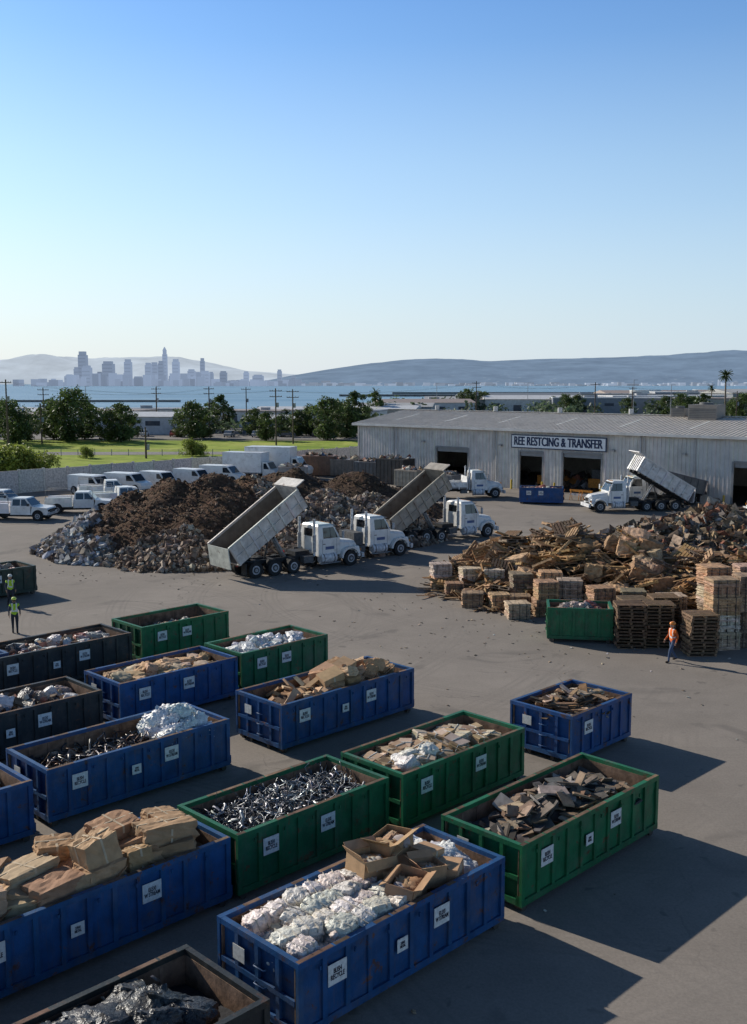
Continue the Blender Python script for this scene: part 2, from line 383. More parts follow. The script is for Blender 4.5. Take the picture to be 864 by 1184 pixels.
def load(kind,L,W):
    mb=MB(); hx=L/2-.16; hy=W/2-.16
    def bed(z,col,amp=.12,slope=None):
        nx,ny=16,8; vs=[];fs=[]; sd=R.random()*50
        for i in range(nx+1):
            for j in range(ny+1):
                x=-hx+2*hx*i/nx; y=-hy+2*hy*j/ny
                e=1-max(abs(x)/hx,abs(y)/hy)**4
                zz=z+amp*e+mn.noise(Vector((x*1.5+sd,y*1.5,0)))*amp
                if slope: zz+=slope(x,y)
                vs.append((x,y,zz))
        for i in range(nx):
            for j in range(ny):
                a=i*(ny+1)+j; fs.append((a,a+ny+1,a+ny+2,a+1))
        mb.add(vs,fs,col,0,None,True)
    U=R.uniform
    def twist(n,x0,x1,z0,z1,rr,cols,st=(.06,.14),k=6,dome=.3,sides=3):
        for i in range(n):
            x=U(x0,x1); y=U(-hy+.1,hy-.1); z=U(z0,z1)+dome*max(0,1-(x/hx)**2)*(1-(y/hy)**2)*U(.2,1.1)
            p=Vector((x,y,z)); dr=Vector((U(-1,1),U(-1,1),U(-.3,.4))).normalized(); pts=[]
            for _ in range(k):
                pts.append(tuple(p)); p=p+dr*U(*st); dr=(dr+Vector((U(-.6,.6),U(-.6,.6),U(-.45,.35)))).normalized(); p.x=max(-hx,min(hx,p.x)); p.y=max(-hy,min(hy,p.y))
            mb.tube(pts,U(*rr),sides,vary(R.choice(cols),.35),4,flat=U(.4,1))
    if kind=='bags_boxes':
        bed(1.12,(.35,.32,.28),.1)
        for lay,z in enumerate((1.28,1.56)):
            x=-hx+.26+lay*.1
            while x<.42-(lay*.15):
                y=-hy+.24+lay*.08
                while y<hy-.12:
                    if not(lay and R.random()<.12):
                        s=U(.46,.56); M=T(x+U(-.06,.06),y+U(-.05,.05),z+U(-.05,.05))@RZ(U(-.4,.4))@RX(U(-.25,.25))@RY(U(-.25,.25))
                        soft(mb,BUN,M@S(s*1.0,s*.92,s*.68),vary(R.choice([(.80,.74,.67),(.72,.65,.58),(.76,.66,.58),(.66,.60,.54)]),.12),2)
                        for q in (-.1,.1): mb.box(0,0,0,.012,s*.98,s*.72,(.5,.45,.38),1,M@T(q,0,0))
                    y+=.46
                x+=.50
        for i in range(60): soft(mb,BAG,T(U(-hx+.15,.4),U(-hy+.1,hy-.1),U(1.3,1.6))@rot(.8)@S(.22,.16,.1),vary(R.choice([(.7,.65,.6),(.5,.33,.24),(.62,.5,.42)]),.2),2)
        for (x,y,z,w_,d_,h_,a,op) in ((.46,-.62,1.35,.78,.62,.55,.35,1),(.40,.40,1.55,.85,.65,.5,-.12,1),(1.2,.55,1.72,.92,.66,.44,.2,1),(1.22,-.5,1.42,.62,.55,.45,-.3,1),(.95,0.05,1.3,.7,.6,.5,.6,0),(1.78,.05,1.42,.58,.55,.42,.1,0),(.85,.85,1.35,.6,.5,.45,.4,0),(1.75,-.7,1.35,.62,.5,.4,.5,0),(1.5,.1,1.3,.7,.5,.4,.2,0)):
            cardbox(mb,T(x,y,z)@RZ(a)@RX(U(-.14,.14))@RY(U(-.14,.14)),w_,d_,h_,vary(R.choice(CARD[:2]),.1),1,bool(op))
        for i in range(14):
            s=U(.4,.55); soft(mb,BUN,T(U(2.0,hx-.2),U(-hy+.2,hy-.2),U(1.3,1.6))@rot(.4)@S(s*1.2,s,s*.75),vary((.78,.75,.72),.08),2)
        for i in range(25): mb.box(0,0,0,U(.1,.3),U(.08,.2),.006,vary(R.choice(CARD)),1,T(U(0,hx-.1),U(-hy,hy),U(1.2,1.4))@rot(1))
    elif kind=='slabs':
        bed(1.1,(.06,.05,.045),.25)
        for i in range(290):
            x=U(-hx+.2,hx-.3); y=U(-hy+.15,hy-.15); z=1.15+.6*(1-(abs(x)/hx)**2)*(1-(y/hy)**2)*U(.3,1.1)
            mb.chunk(T(x,y,z)@rot(U(.1,.9))@S(U(.25,.75),U(.12,.42),U(.02,.06)),.08,vary(R.choice([(.18,.14,.11),(.25,.17,.11),(.34,.24,.16),(.11,.105,.10),(.30,.26,.22),(.09,.08,.07),(.2,.11,.07)]),.3),3)
    elif kind=='metal':
        bed(1.12,(.04,.04,.045),.22)
        twist(1000,-hx+.1,hx-.1,1.15,1.35,(.008,.02),[(.16,.17,.19),(.3,.31,.33),(.5,.51,.53),(.10,.10,.11)],dome=.28)
        twist(150,-hx+.1,hx-.1,1.2,1.4,(.025,.045),[(.35,.36,.38),(.5,.51,.53),(.14,.14,.15)],(.06,.14),4,.28,4)
    elif kind=='bundles':
        bed(1.1,(.25,.19,.14),.2)
        for i in range(60):
            x=U(-hx+.35,hx-.35); y=U(-hy+.3,hy-.3); z=1.25+.32*(1-(x/hx)**2)*U(.3,1)
            s=U(.32,.46); M=T(x,y,z)@rot(.3)
            c=vary(R.choice([(.46,.34,.22),(.54,.44,.32),(.38,.26,.15),(.50,.39,.27)]),.15)
            for q in range(5): mb.chunk(M@T(0,0,q*.065-.13)@RZ(U(-.12,.12))@S(s*1.3*U(.92,1.05),s*U(.92,1.05),.055),.06,vary(c,.22),1)
            mb.box(0,0,0,.025,s*1.05,.35,(.6,.58,.52),2,M)
        for i in range(10): soft(mb,BUN,T(U(-1.9,-.7),U(-hy+.25,.0),U(1.4,1.65))@rot(.4)@S(.55,.45,.36),vary((.70,.65,.6),.1),2)
    elif kind in('cardboard','boards'):
        bed(1.1,(.15,.10,.07),.25)
        for i in range(150 if kind=='cardboard' else 200):
            x=U(-hx+.3,hx-.3)
            if kind=='cardboard' and x<0 and R.random()<.6: x=-x
            y=U(-hy+.2,hy-.2); e=(1-(x/hx)**4)*(1-(y/hy)**2); z=1.15+.6*e*U(.2,1.1)
            if kind=='cardboard': M=T(x,y,z)@rot(U(.1,1.1))@S(U(.25,.8),U(.2,.6),U(.01,.12))
            else: M=T(x,y,z)@rot(U(.05,.6))@S(U(.4,1.0),U(.08,.28),U(.02,.06))
            mb.chunk(M,.07,vary(R.choice(CARD+[(.52,.40,.27)] if kind=='cardboard' else WOOD+[(.44,.33,.23),(.48,.41,.33)]),.25),1 if kind=='cardboard' else 3)
        if kind=='cardboard':
            for i in range(14): soft(mb,BOXS,T(U(-.4,hx-.5),U(-hy+.4,hy-.4),U(1.45,1.85))@rot(.5)@S(U(.5,.8),U(.4,.6),U(.3,.5)),vary(R.choice(CARD),.15),1,False)
            for (x,y,z) in ((-.1,-.3,1.55),(.9,.2,1.6),(.2,.4,1.5)): cardbox(mb,T(x,y,z)@rot(.35,False),.8,.6,.45,vary(CARD[1],.1),1,False)
    elif kind=='scrap_plastic':
        bed(.85,(.05,.045,.045),.2,lambda x,y:.12*x/hx)
        twist(420,-hx+.1,.9,.95,1.2,(.012,.035),[(.08,.08,.09),(.2,.18,.17),(.3,.28,.27),(.12,.07,.05)],(.08,.2),5,.15,4)
        for i in range(110): mb.chunk(T(U(-hx+.2,1),U(-hy+.2,hy-.2),U(1.,1.3))@rot(1)@S(U(.1,.4),U(.06,.22),U(.01,.08)),.15,vary(R.choice([(.1,.09,.09),(.2,.17,.15),(.3,.25,.2),(.06,.06,.07)]),.3),0)
        for i in range(52):
            x=U(1.0,hx-.25); y=U(-hy+.2,hy-.2); z=1.15+.8*(1-((x-1.9)/1.6)**2)*(1-(y/hy)**2)*U(.3,1)
            s=U(.35,.55); soft(mb,BAGH,T(x,y,z)@rot(.7)@S(s*1.2,s,s*.75),vary((.82,.81,.79),.05),2)
    elif kind=='big_boxes':
        bed(1.2,(.22,.15,.09),.15)
        for i in range(26):
            x=-hx+.4+(2*hx-.8)*i/25; y=U(-hy+.35,hy-.35); z=1.42+U(-.1,.2)
            soft(mb,BOXS,T(x,y,z)@rot(.3,False)@RZ(U(-.5,.5))@S(U(.8,1.15),U(.6,.85),U(.45,.65)),vary(R.choice(CARD),.15),1,False)
        for (x,y,z,a,b,c_) in ((.35,-.45,1.9,.85,.65,.95),(2.1,-.3,1.85,1.3,.75,.55),(1.3,.5,1.9,1.0,.8,.5),(-1.0,.2,1.75,1.2,.8,.45),(-2.3,-.3,1.75,1.1,.8,.5),(2.6,.5,1.75,.8,.7,.4),(-.1,.6,1.9,.8,.6,.4),(1.2,-.6,1.65,.6,.5,.5)):
            M=T(x,y,z)@rot(.2,False)@RZ(U(-.5,.5)); c=vary(R.choice([(.40,.235,.125),(.44,.27,.15),(.46,.31,.19)]),.1)
            v,f=R.choice(BOXS); mb.add(v,f,c,1,M@S(a,b,c_),False)
            mb.box(0,0,0,.05,b*1.03,c_*1.03,(.54,.42,.28),1,M@RZ(.03))
            mb.box(0,0,0,a*1.03,.04,c_*1.03,(.54,.42,.28),1,M@RZ(-.02))
        for i in range(50): mb.box(0,0,0,U(.2,.5),U(.15,.4),.012,vary(R.choice(CARD)),1,T(U(-hx+.2,hx-.2),U(-hy+.1,hy-.1),U(1.4,1.75))@rot(.7))
    elif kind=='black_bags':
        bed(1.05,(.03,.03,.035),.12)
        for i in range(54):
            x=U(-hx+.3,hx-.75); y=U(-hy+.35,hy-.35); z=1.17+.42*(1-(y/hy)**2)*(1-(x/(hx+.3))**4)*U(.3,1)
            soft(mb,BAGH if i%3==0 else BUN,T(x,y,z)@rot(.4)@S(U(.75,1.),U(.6,.8),U(.42,.56)),vary(R.choice([(.022,.023,.026),(.035,.035,.04),(.06,.055,.052)]),.2),2)
        for i in range(90): mb.chunk(T(U(-hx+.3,hx-.7),U(-hy+.2,hy-.2),U(1.3,1.62))@rot(.8)@S(U(.1,.4),U(.08,.25),U(.02,.08)),.2,vary(R.choice([(.12,.1,.09),(.2,.17,.14),(.05,.05,.06),(.26,.25,.24)]),.4),2)
    elif kind=='sacks':
        bed(1.15,(.3,.22,.12),.12)
        for i in range(42):
            x=U(-hx+.3,hx-.3); y=U(-hy+.25,hy-.25); z=1.25+.3*(1-(y/hy)**2)*U(.2,1)
            soft(mb,BUN,T(x,y,z)@rot(.3)@S(U(.6,.8),U(.4,.55),U(.28,.38)),vary(R.choice([(.52,.33,.17),(.57,.37,.21),(.48,.32,.19),(.58,.44,.31)]),.12),1)
    elif kind in('mixed','low','white'):
        zz=.7 if kind=='low' else 1.1
        bed(zz,(.10,.09,.08),.25)
        pal=TRASH if kind!='white' else WHITE+[(.5,.5,.52)]
        for i in range(170):
            x=U(-hx+.25,hx-.25); y=U(-hy+.2,hy-.2); z=zz+.1+.45*(1-(x/hx)**2)*(1-(y/hy)**2)*U(.2,1)
            mb.chunk(T(x,y,z)@rot(1)@S(U(.12,.45),U(.08,.3),U(.02,.15)),.15,vary(R.choice(pal),.3),0)
        for i in range(22):
            x=U(-hx+.3,hx-.3); y=U(-hy+.25,hy-.25); z=zz+.15+.4*(1-(x/hx)**2)*(1-(y/hy)**2)*U(.3,1)
            c=R.choice(pal if kind!='mixed' else [(.6,.58,.55),(.3,.1,.07),(.4,.3,.24),(.05,.05,.06),(.55,.4,.34),(.3,.28,.26)])
            soft(mb,BUN,T(x,y,z)@rot(.5)@S(U(.4,.7),U(.35,.5),U(.25,.4)),vary(c,.15),2)
    return mb

BLUE=(.011,.072,.210); GREEN=(.010,.135,.055); BLACK=(.022,.027,.028); DGREEN=(.02,.04,.03)
INNER=(.20,.125,.082)
def container_mesh(L,W,col,h=1.65,labels=True):
    mb=MB(); hx=L/2; hy=W/2; P=0; I=1
    z0=.2
    v=lambda a=.06: vary(col,a)
    mb.bx(-hx+.1,hx-.1,-hy+.1,hy-.1,z0,z0+.06,INNER,I)
    for s in (-1,1):
        mb.bx(-hx+.05,hx-.05,s*.45-.06,s*.45+.06,.04,z0-.002,(.03,.03,.03),P)
        mb.bx(-hx+.08,hx-.08,s*(hy-.10)-.015,s*(hy-.10)+.015,z0,h-.1,v(),P)
        gx=int(L*6); gz=7; sd=R.random()*90; vs=[];fs=[]
        for i in range(gx+1):
            for j in range(gz+1):
                x=-hx+.09+(L-.18)*i/gx; z=z0+.12+(h-.23-z0)*j/gz
                q=mn.noise(Vector((x*2.2+sd,z*2.2,s)))
                vs.append((x,s*(hy-.058+.02*max(-1,min(1,q*1.5))),z))
        for i in range(gx):
            for j in range(gz):
                a=i*(gz+1)+j; f=(a,a+gz+1,a+gz+2,a+1); fs.append(f if s<0 else f[::-1])
        mb.add(vs,fs,v(),P,None,True)
        mb.bx(-hx+.12,hx-.12,s*(hy-.122)-.004,s*(hy-.122)+.004,z0+.06,h-.11,INNER,I)
        mb.bx(-hx,hx,s*(hy-.06)-.06,s*(hy-.06)+.06,h-.12,h,v(.1),P)
        x=-hx+.02
        while x<hx-.3:
            ln=R.uniform(.15,.9)
            if R.random()<.6: mb.bx(x,min(x+ln,hx-.02),s*(hy-.06)-.05,s*(hy-.06)+.05,h+.0005,h+.003,vary((.14,.085,.055),.4),I)
            x+=ln+.05
        mb.bx(-hx,hx,s*(hy-.05)-.05,s*(hy-.05)+.05,z0-.02,z0+.13,v(.1),P)
        n=max(4,int(round(L/.62)))
        for i in range(n+1):
            x=-hx+.06+(L-.12)*i/n
            wdt=.11 if 0<i<n else .12
            mb.bx(x-wdt/2,x+wdt/2,s*(hy-.045)-.041,s*(hy-.045)+.036,z0+.131,h-.121,v(.08),P)
            mb.bx(x-.04,x+.04,s*(hy-.13)-.01,s*(hy-.13)+.01,z0+.06,h-.13,vary(INNER,.2),I)
    for s in (-1,1):
        mb.bx(s*(hx-.10)-.015,s*(hx-.10)+.015,-hy+.115,hy-.115,z0,h-.1,v(),P)
        mb.bx(s*(hx-.122)-.004,s*(hx-.122)+.004,-hy+.13,hy-.13,z0+.06,h-.11,INNER,I)
        mb.bx(s*(hx-.06)-.058,s*(hx-.06)+.058,-hy+.121,hy-.121,h-.118,h-.002,v(.1),P)
        mb.bx(s*(hx-.05)-.048,s*(hx-.05)+.048,-hy+.101,hy-.101,z0-.018,z0+.128,v(.1),P)
        for i in range(1,4):
            y=-hy+W*i/4; mb.bx(s*(hx-.045)-.04,s*(hx-.045)+.034,y-.05,y+.05,z0+.131,h-.121,v(.08),P)
        mb.bx(s*(hx-.03)-.03,s*(hx-.03)+.03,-hy+.13,hy-.13,.78,.88,v(.1),P)
        for t in (-1,1):
            mb.cyl((s*(hx-.2),t*(hy-.17),.1),.095,.2,'Y',12,(.05,.045,.04),P)
            mb.bx(s*(hx+.0)-.03,s*(hx)+.05*s+.02,t*(hy-.1)-.05,t*(hy-.1)+.05,.2,.45,v(.1),P)
    for z in (.45,.9,1.35):
        mb.cyl((hx+.02,hy-.1,z),.045,.2,'Z',8,v(.1),P); mb.cyl((hx+.02,-hy+.1,z),.04,.16,'Z',8,v(.1),P)
    mb.tube([(hx+.03,-hy+.25,.35),(hx+.03,-hy+.25,1.45)],.025,6,(.1,.09,.08),P)
    for q in range(3):
        mb.tube([(-hx-.0,-.3,.45+q*.35),(-hx-.06,-.28,.45+q*.35),(-hx-.06,.0,.45+q*.35),(-hx,.02,.45+q*.35)],.015,5,v(.1),P)
    for i in range(int(L/.9)):
        x=-hx+.5+i*.9
        for s in (-1,1): mb.bx(x-.02,x+.02,s*(hy)+(-.001 if s>0 else -.04),s*(hy)+(.04 if s>0 else .001),h-.3,h-.22,v(.1),P)
    if labels:
        n=max(4,int(round(L/.62))); sp=(L-.12)/n
        spots=[(-hx+.06+sp*1.5,0)]+([(-hx+.06+sp*(n-3.5),1)] if L>4 else [])+([(-hx+.06+sp*(n//2-.5),2)] if L>5.5 else [])
        for j,(x,_) in enumerate(spots):
            wd=.47 if j<2 else .3; hh=.42 if j<2 else .28; zc=1.12 if j<2 else .95
            y=-(hy-.0)-.012
            mb.bx(x-wd/2,x+wd/2,y-.006,y+.006,zc-hh/2,zc+hh/2,(.72,.72,.7),2)
            mb.bx(x-.04,x+.04,y+.007,-(hy-.1)-.01,zc-.1,zc+.1,v(),P)
            tv,tf=TXT[j%3]; k_=.92 if j<2 else .55
            mb.add(tv,tf,(.03,.03,.05),2,T(x,y-.010,zc)@RX(pi/2)@S(k_*.62,k_,1))
        mb.bx(-hx-.012,-hx,.35,.7,1.0,1.3,(.65,.65,.62),2)
    return mb
W0=2.44
LM=[M_deb,M_card,M_bag,M_wood,M_metal]
def container(corner,which,L,col,kind,yaw=45,name='roll_off_container',W=W0,labels=True,h=1.65):
    a=Vector((cos(radians(yaw)),sin(radians(yaw)),0)); b=Vector((a.y,-a.x,0)); c=Vector((*corner,0))
    c = c+a*L/2+b*W/2 if which=='P1' else (c-a*L/2-b*W/2 if which=='P3' else c)
    o=container_mesh(L,W,vary(col,.1),h,labels).build(name,[M_paint,M_rust,M_label],None,T(c.x,c.y,.012)@RZ(radians(yaw)))
    ln={'bags_boxes':'bagged_plastic_and_boxes','slabs':'broken_board_load','metal':'scrap_metal_load','bundles':'paper_bundle_load','cardboard':'cardboard_load','boards':'wood_scrap_load','scrap_plastic':'scrap_and_plastic_load','big_boxes':'cardboard_box_load','black_bags':'black_bag_load','sacks':'sack_load','mixed':'mixed_waste_load','low':'waste_load','white':'white_plastic_load'}[kind]
    load(kind,L,W).build(ln,LM,o)
    return o
container((-3.07,19.0),'P1',6.0,BLUE,'bags_boxes')
container((1.63,23.75),'P1',6.0,GREEN,'slabs')
container((-4.85,24.3),'P1',5.0,GREEN,'metal')
container((-.93,28.0),'P1',5.35,GREEN,'bundles')
container((-4.69,33.9),'P1',6.3,BLUE,'cardboard')
container((4.49,32.8),'P1',3.5,BLUE,'boards')
container((-10.5,28.3),'P1',6.1,BLUE,'scrap_plastic')
container((-3.28,22.5),'P3',6.6,BLUE,'big_boxes')
container((-1.75,16.25),'P3',6.0,BLACK,'black_bags')
container((-8.94,25.9),'P3',6.0,BLUE,'mixed')
container((-10.5,36.3),'P1',5.1,BLUE,'sacks')
container((-9.2,33.9),'P3',6.0,BLACK,'mixed')
container((-10.1,42.0),'P3',6.2,BLACK,'mixed')
container((-11.6,44.6),'P1',4.6,GREEN,'low')
container((-6.8,40.3),'P1',4.5,GREEN,'white')
container((-14.1,38.8),'P3',6.0,BLUE,'mixed')
container((-19.3,58),'P3',4.6,DGREEN,'mixed')
container((9.7,47.6),'C',3.0,GREEN,'mixed',-8,labels=False,W=1.9)
container((16.9,103),'C',4.3,BLUE,'mixed',-12,W=2.2)

# ------------------------------------------------------------------ piles
def pile(name,cones,bounds,n,colf,step=.5,base=(.12,.09,.07),szs=(.12,.6),flat=(.3,1)):
    mb=MB(); x0,x1,y0,y1=bounds
    def hf(x,y):
        h=0
        wx=x+.9*mn.noise(Vector((x*.22,y*.22,9))); wy=y+.9*mn.noise(Vector((x*.22,y*.22,19)))
        for cx,cy,rx,ry,H_ in cones:
            d=sqrt(((wx-cx)/rx)**2+((wy-cy)/ry)**2); d=sqrt(d*d+.006)-.077
            h=max(h,H_*(1-d))
        if h<=0: return -.15
        return h*(1+.16*mn.noise(Vector((x*.35,y*.35,3))))+.34*mn.noise(Vector((x*.9,y*.9,1)))*min(1,h)+.13*mn.noise(Vector((x*2.5,y*2.5,5)))
    nx=int((x1-x0)/step); ny=int((y1-y0)/step); vs=[];fs=[]
    for i in range(nx+1):
        for j in range(ny+1):
            x=x0+i*step; y=y0+j*step; vs.append((x,y,hf(x,y)))
    for i in range(nx):
        for j in range(ny):
            a=i*(ny+1)+j
            if max(vs[a][2],vs[a+ny+2][2],vs[a+1][2],vs[a+ny+1][2])>-.1: fs.append((a,a+ny+1,a+ny+2,a+1))
    b=len(mb.f); mb.add(vs,fs,base,0,None,True)
    for q in range(len(fs)):
        p=vs[fs[q][0]]; mb.c[b+q]=vary(colf(p[0],p[1],True)[0],.12)
    m=0;tries=0
    while m<n and tries<n*8:
        tries+=1; x=R.uniform(x0,x1); y=R.uniform(y0,y1)
        c_,k_=colf(x,y,False)
        if k_<.8 and R.random()<.5: continue
        z=hf(x,y)
        if z<-.12: continue
        s=R.uniform(*szs)*R.uniform(.35,1)*k_
        mb.chunk(T(x,y,max(z,0)+s*.08)@rot(1.5)@S(s*R.uniform(.6,1.7),s,s*R.uniform(*flat)),.24,vary(c_,.3),1); m+=1
    mb.build(name,[M_earth,M_deb]); return hf
SOIL=[(.105,.062,.038),(.14,.085,.052),(.085,.052,.033),(.18,.12,.08)]
def colA(x,y,base):
    s=x+(y-72)*.35+2*mn.noise(Vector((x*.3,y*.3,0)))
    if s<-19.4:
        return ((.20,.165,.14),1) if base else (R.choice([(.45,.44,.43),(.5,.5,.51),(.22,.18,.15),(.35,.28,.22),(.14,.1,.08),(.22,.23,.26),(.3,.24,.19)]),1)
    if y<69.4+1.3*sin(x*.8) or s>-6.0: return ((.17,.12,.085),1) if base else (R.choice([(.27,.20,.145),(.34,.27,.21),(.18,.125,.09),(.40,.34,.28),(.23,.16,.115),(.14,.095,.065)]),.8)
    return ((.105,.063,.040),.45) if base else (R.choice(SOIL),.45)
pile('dirt_and_debris_pile',[(-18.2,77,6.2,9.5,3.8),(-15.3,79,7.5,12,4.7),(-12.2,79.5,8.5,14,4.8),(-10,82,8,10,4.7)],(-27,-2,63,93),10500,colA,step=.35,szs=(.12,.55))
def colB(x,y,base):
    if base: return ((.20,.145,.11),1)
    return (R.choice([(.32,.24,.18),(.27,.19,.14),(.37,.30,.24),(.20,.14,.10),(.44,.39,.33),(.15,.11,.08)]),.9)
pile('rubble_pile',[(-6.5,77.5,7,9,3.2),(-3.2,79.5,7,9,3.5),(-.5,81,6,8,3.2)],(-14,7,66,92),8000,colB,step=.45,szs=(.12,.5))
def colC(x,y,base): return ((.085,.055,.037),.5) if base else (R.choice(SOIL),.5)
pile('dark_soil_pile',[(-14,95,9,8,3.1),(-8,97,10,8,3.8),(-2,96,9,8,3.6)],(-24,9,86,108),2500,colC,szs=(.15,.5))
def colD(x,y,base):
    if base: return ((.085,.058,.04),1)
    return (R.choice([(.34,.235,.14),(.26,.175,.105),(.20,.135,.085),(.14,.095,.06),(.11,.078,.055),(.08,.062,.05),(.38,.29,.20),(.25,.185,.135),(.42,.37,.31),(.26,.11,.065),(.16,.13,.11),(.30,.2,.11)]),1)
pile('mixed_waste_pile',[(19,65,8,10,3.2),(22.5,66,9,10,3.9),(28,66,9,10,3.9)],(9,40,52,80),11500,colD,szs=(.15,.75),flat=(.06,.45))

def pallet(mb,M,col,mat=0):
    for i in range(7): mb.box(0,-.5+i/6.,.13,1.2,.11,.022,vary(col,.2),mat,M)
    for x in (-.55,0,.55): mb.box(x,0,.07,.09,1.1,.09,vary(col,.2),mat,M)
    for y in (-.48,0,.48): mb.box(0,y,.012,1.2,.12,.022,vary(col,.2),mat,M)
mb=MB(); U=R.uniform
def hw(x,y):
    h=0
    for cx,cy,rx,ry,H_ in [(8.5,60.5,4.8,6.5,2.9),(11.3,59.5,5,7.5,3.7),(14.5,57.5,5.5,7.5,3.4),(17.5,54.5,5,6.5,2.8),(20.5,55,5,6,2.6)]:
        h=max(h,H_*(1-sqrt(((x-cx)/rx)**2+((y-cy)/ry)**2)))
    return h
vs=[];fs=[]
for i in range(47):
    for j in range(47):
        x=3+i*.5; y=47+j*.5; vs.append((x,y,hw(x,y)-.35))
for i in range(46):
    for j in range(46):
        a=i*47+j
        if vs[a][2]>-.3 or vs[a+48][2]>-.3: fs.append((a,a+47,a+48,a+1))
mb.add(vs,fs,(.05,.034,.023),0)
cnt=0
while cnt<320:
    x=U(4,25); y=U(49,67); h=hw(x,y)
    if h<.12: continue
    c=R.choice(WOOD+[(.46,.28,.12),(.40,.21,.085)]); pallet(mb,T(x,y,h-.15+U(0,.45))@rot(U(.1,1.1))@S(1.15,1.1,1.2),c); cnt+=1
cnt=0
while cnt<1500:
    x=U(3.5,25); y=U(49,67); h=hw(x,y)
    if h<.05: continue
    mb.chunk(T(x,y,h+U(-.1,.35))@rot(U(.1,.8))@S(U(.6,2.4),U(.06,.22),U(.02,.1)),.04,vary(R.choice(WOOD+[(.46,.29,.14),(.40,.24,.11)]),.3),0); cnt+=1
for i in range(260):   # loose boards on the ground around the heap
    x=U(3,15); y=52.5-(x-3)*.25+abs(R.gauss(0,1.8)) + (4.5 if x<5.5 else 1.5)
    mb.chunk(T(x,y,U(.03,.25))@rot(.18)@S(U(.4,1.5),U(.06,.16),U(.02,.06)),.04,vary(R.choice(WOOD),.3),0)
for i in range(22):
    x=U(8,20); y=U(52,58); soft(mb,BOXS,T(x,y,hw(x,y)+.2)@rot(.4)@S(1.3,1.,.9),vary(R.choice(CARD),.2),0,False)
mb.build('waste_wood_pile',[M_wood])
def bale(mb,M,sx,sy,sz,cols,strap=(.10,.08,.07)):
    c=vary(R.choice(cols),.15)
    for q in range(5):
        v,f=R.choice(BALE); mb.add(v,f,vary(c,.2),0,M@T(U(-.02,.02),U(-.02,.02),sz*(q+.5)/5)@S(sx*U(.95,1.03),sy*U(.95,1.03),sz/5*1.08),False,.2)
    for q in (-.3,0,.3):
        mb.box(sx*q,0,sz/2,.03,sy*1.03,sz*1.02,strap,0,M)
        mb.box(sx*(q+.12),-sy*.5,sz/2,.05,.02,sz*.9,vary(c,.3),0,M)
BC=[(.38,.27,.18),(.44,.34,.25),(.32,.21,.13),(.50,.42,.34),(.26,.19,.13),(.44,.28,.16)]
def bales(lst):
    for x,y,n,yaw,sx,sy,sz in lst:
        mb=MB()
        for q in range(n): bale(mb,T(U(-.06,.06),U(-.06,.06),q*sz)@RZ(U(-.06,.06)),sx,sy,sz,BC)
        mb.build('paper_bale_stack',[M_deb],None,T(x,y,.012)@RZ(radians(yaw)))
bales([(4.6,57.6,1,5,1.1,.9,.75),(4.0,59.6,2,12,1.2,1,.75),(5.3,54.6,1,-4,1.2,1.,.8),(5.6,58.2,2,8,1.2,1,.75),(6.7,54.0,1,10,1.1,1,.85),(6.9,57.2,2,-10,1.2,1,.8),
 (7.8,53.8,1,-6,1.1,1,.8),(8.1,55.4,2,4,1.2,1.1,.85),(8.9,52.6,2,6,1.15,1.1,.9),(10.3,53.0,2,-5,1.3,1.1,.9),(11.6,51.6,2,12,1.3,1.1,.85),(9.6,54.9,2,0,1.3,1.1,.95),(13.2,51.2,2,-9,1.2,1.1,.8),(7.4,51.9,1,4,1.2,1.,.8),
 (15.9,46.0,4,6,1.35,1.15,.8),(17.3,46.4,4,-4,1.35,1.15,.82),(16.2,48.2,4,8,1.3,1.15,.85),(17.9,48.3,4,2,1.4,1.2,.85),(14.6,49.6,2,5,1.3,1.1,.85),(18.9,46.2,3,3,1.4,1.2,.9)])
for x,y,n,yaw,c in [(11.75,46.2,13,-6,(.16,.10,.06)),(13.05,46.3,13,-3,(.19,.12,.07)),(14.55,44.9,12,4,(.22,.14,.085)),(13.75,47.9,13,6,(.23,.15,.085)),(15.0,47.2,9,6,(.25,.16,.095)),(12.4,48.2,12,3,(.21,.14,.085))]:
    mb=MB()
    for q in range(n): pallet(mb,T(U(-.05,.05),U(-.05,.05),q*.155)@RZ(U(-.08,.08))@S(1.08,1.0,1.0),c)
    mb.build('pallet_stack',[M_wood],None,T(x,y,.012)@RZ(radians(yaw)))
mb=MB()
for i in range(650):
    if i<380: x=R.gauss(12,6); y=R.gauss(51,3.5)
    elif i<560: x=R.gauss(-10,9); y=R.gauss(65,2.5)
    else: x=U(-12,14); y=U(18,60)
    if y<17: continue
    s=U(.025,.09); mb.chunk(T(x,y,.02+s*.1)@rot(.3)@S(s*1.5,s,s*.3),.2,vary(R.choice([(.3,.24,.18),(.2,.16,.12),(.12,.1,.08),(.45,.43,.4),(.34,.26,.18)]),.3),0)
mb.build('yard_litter',[M_deb])

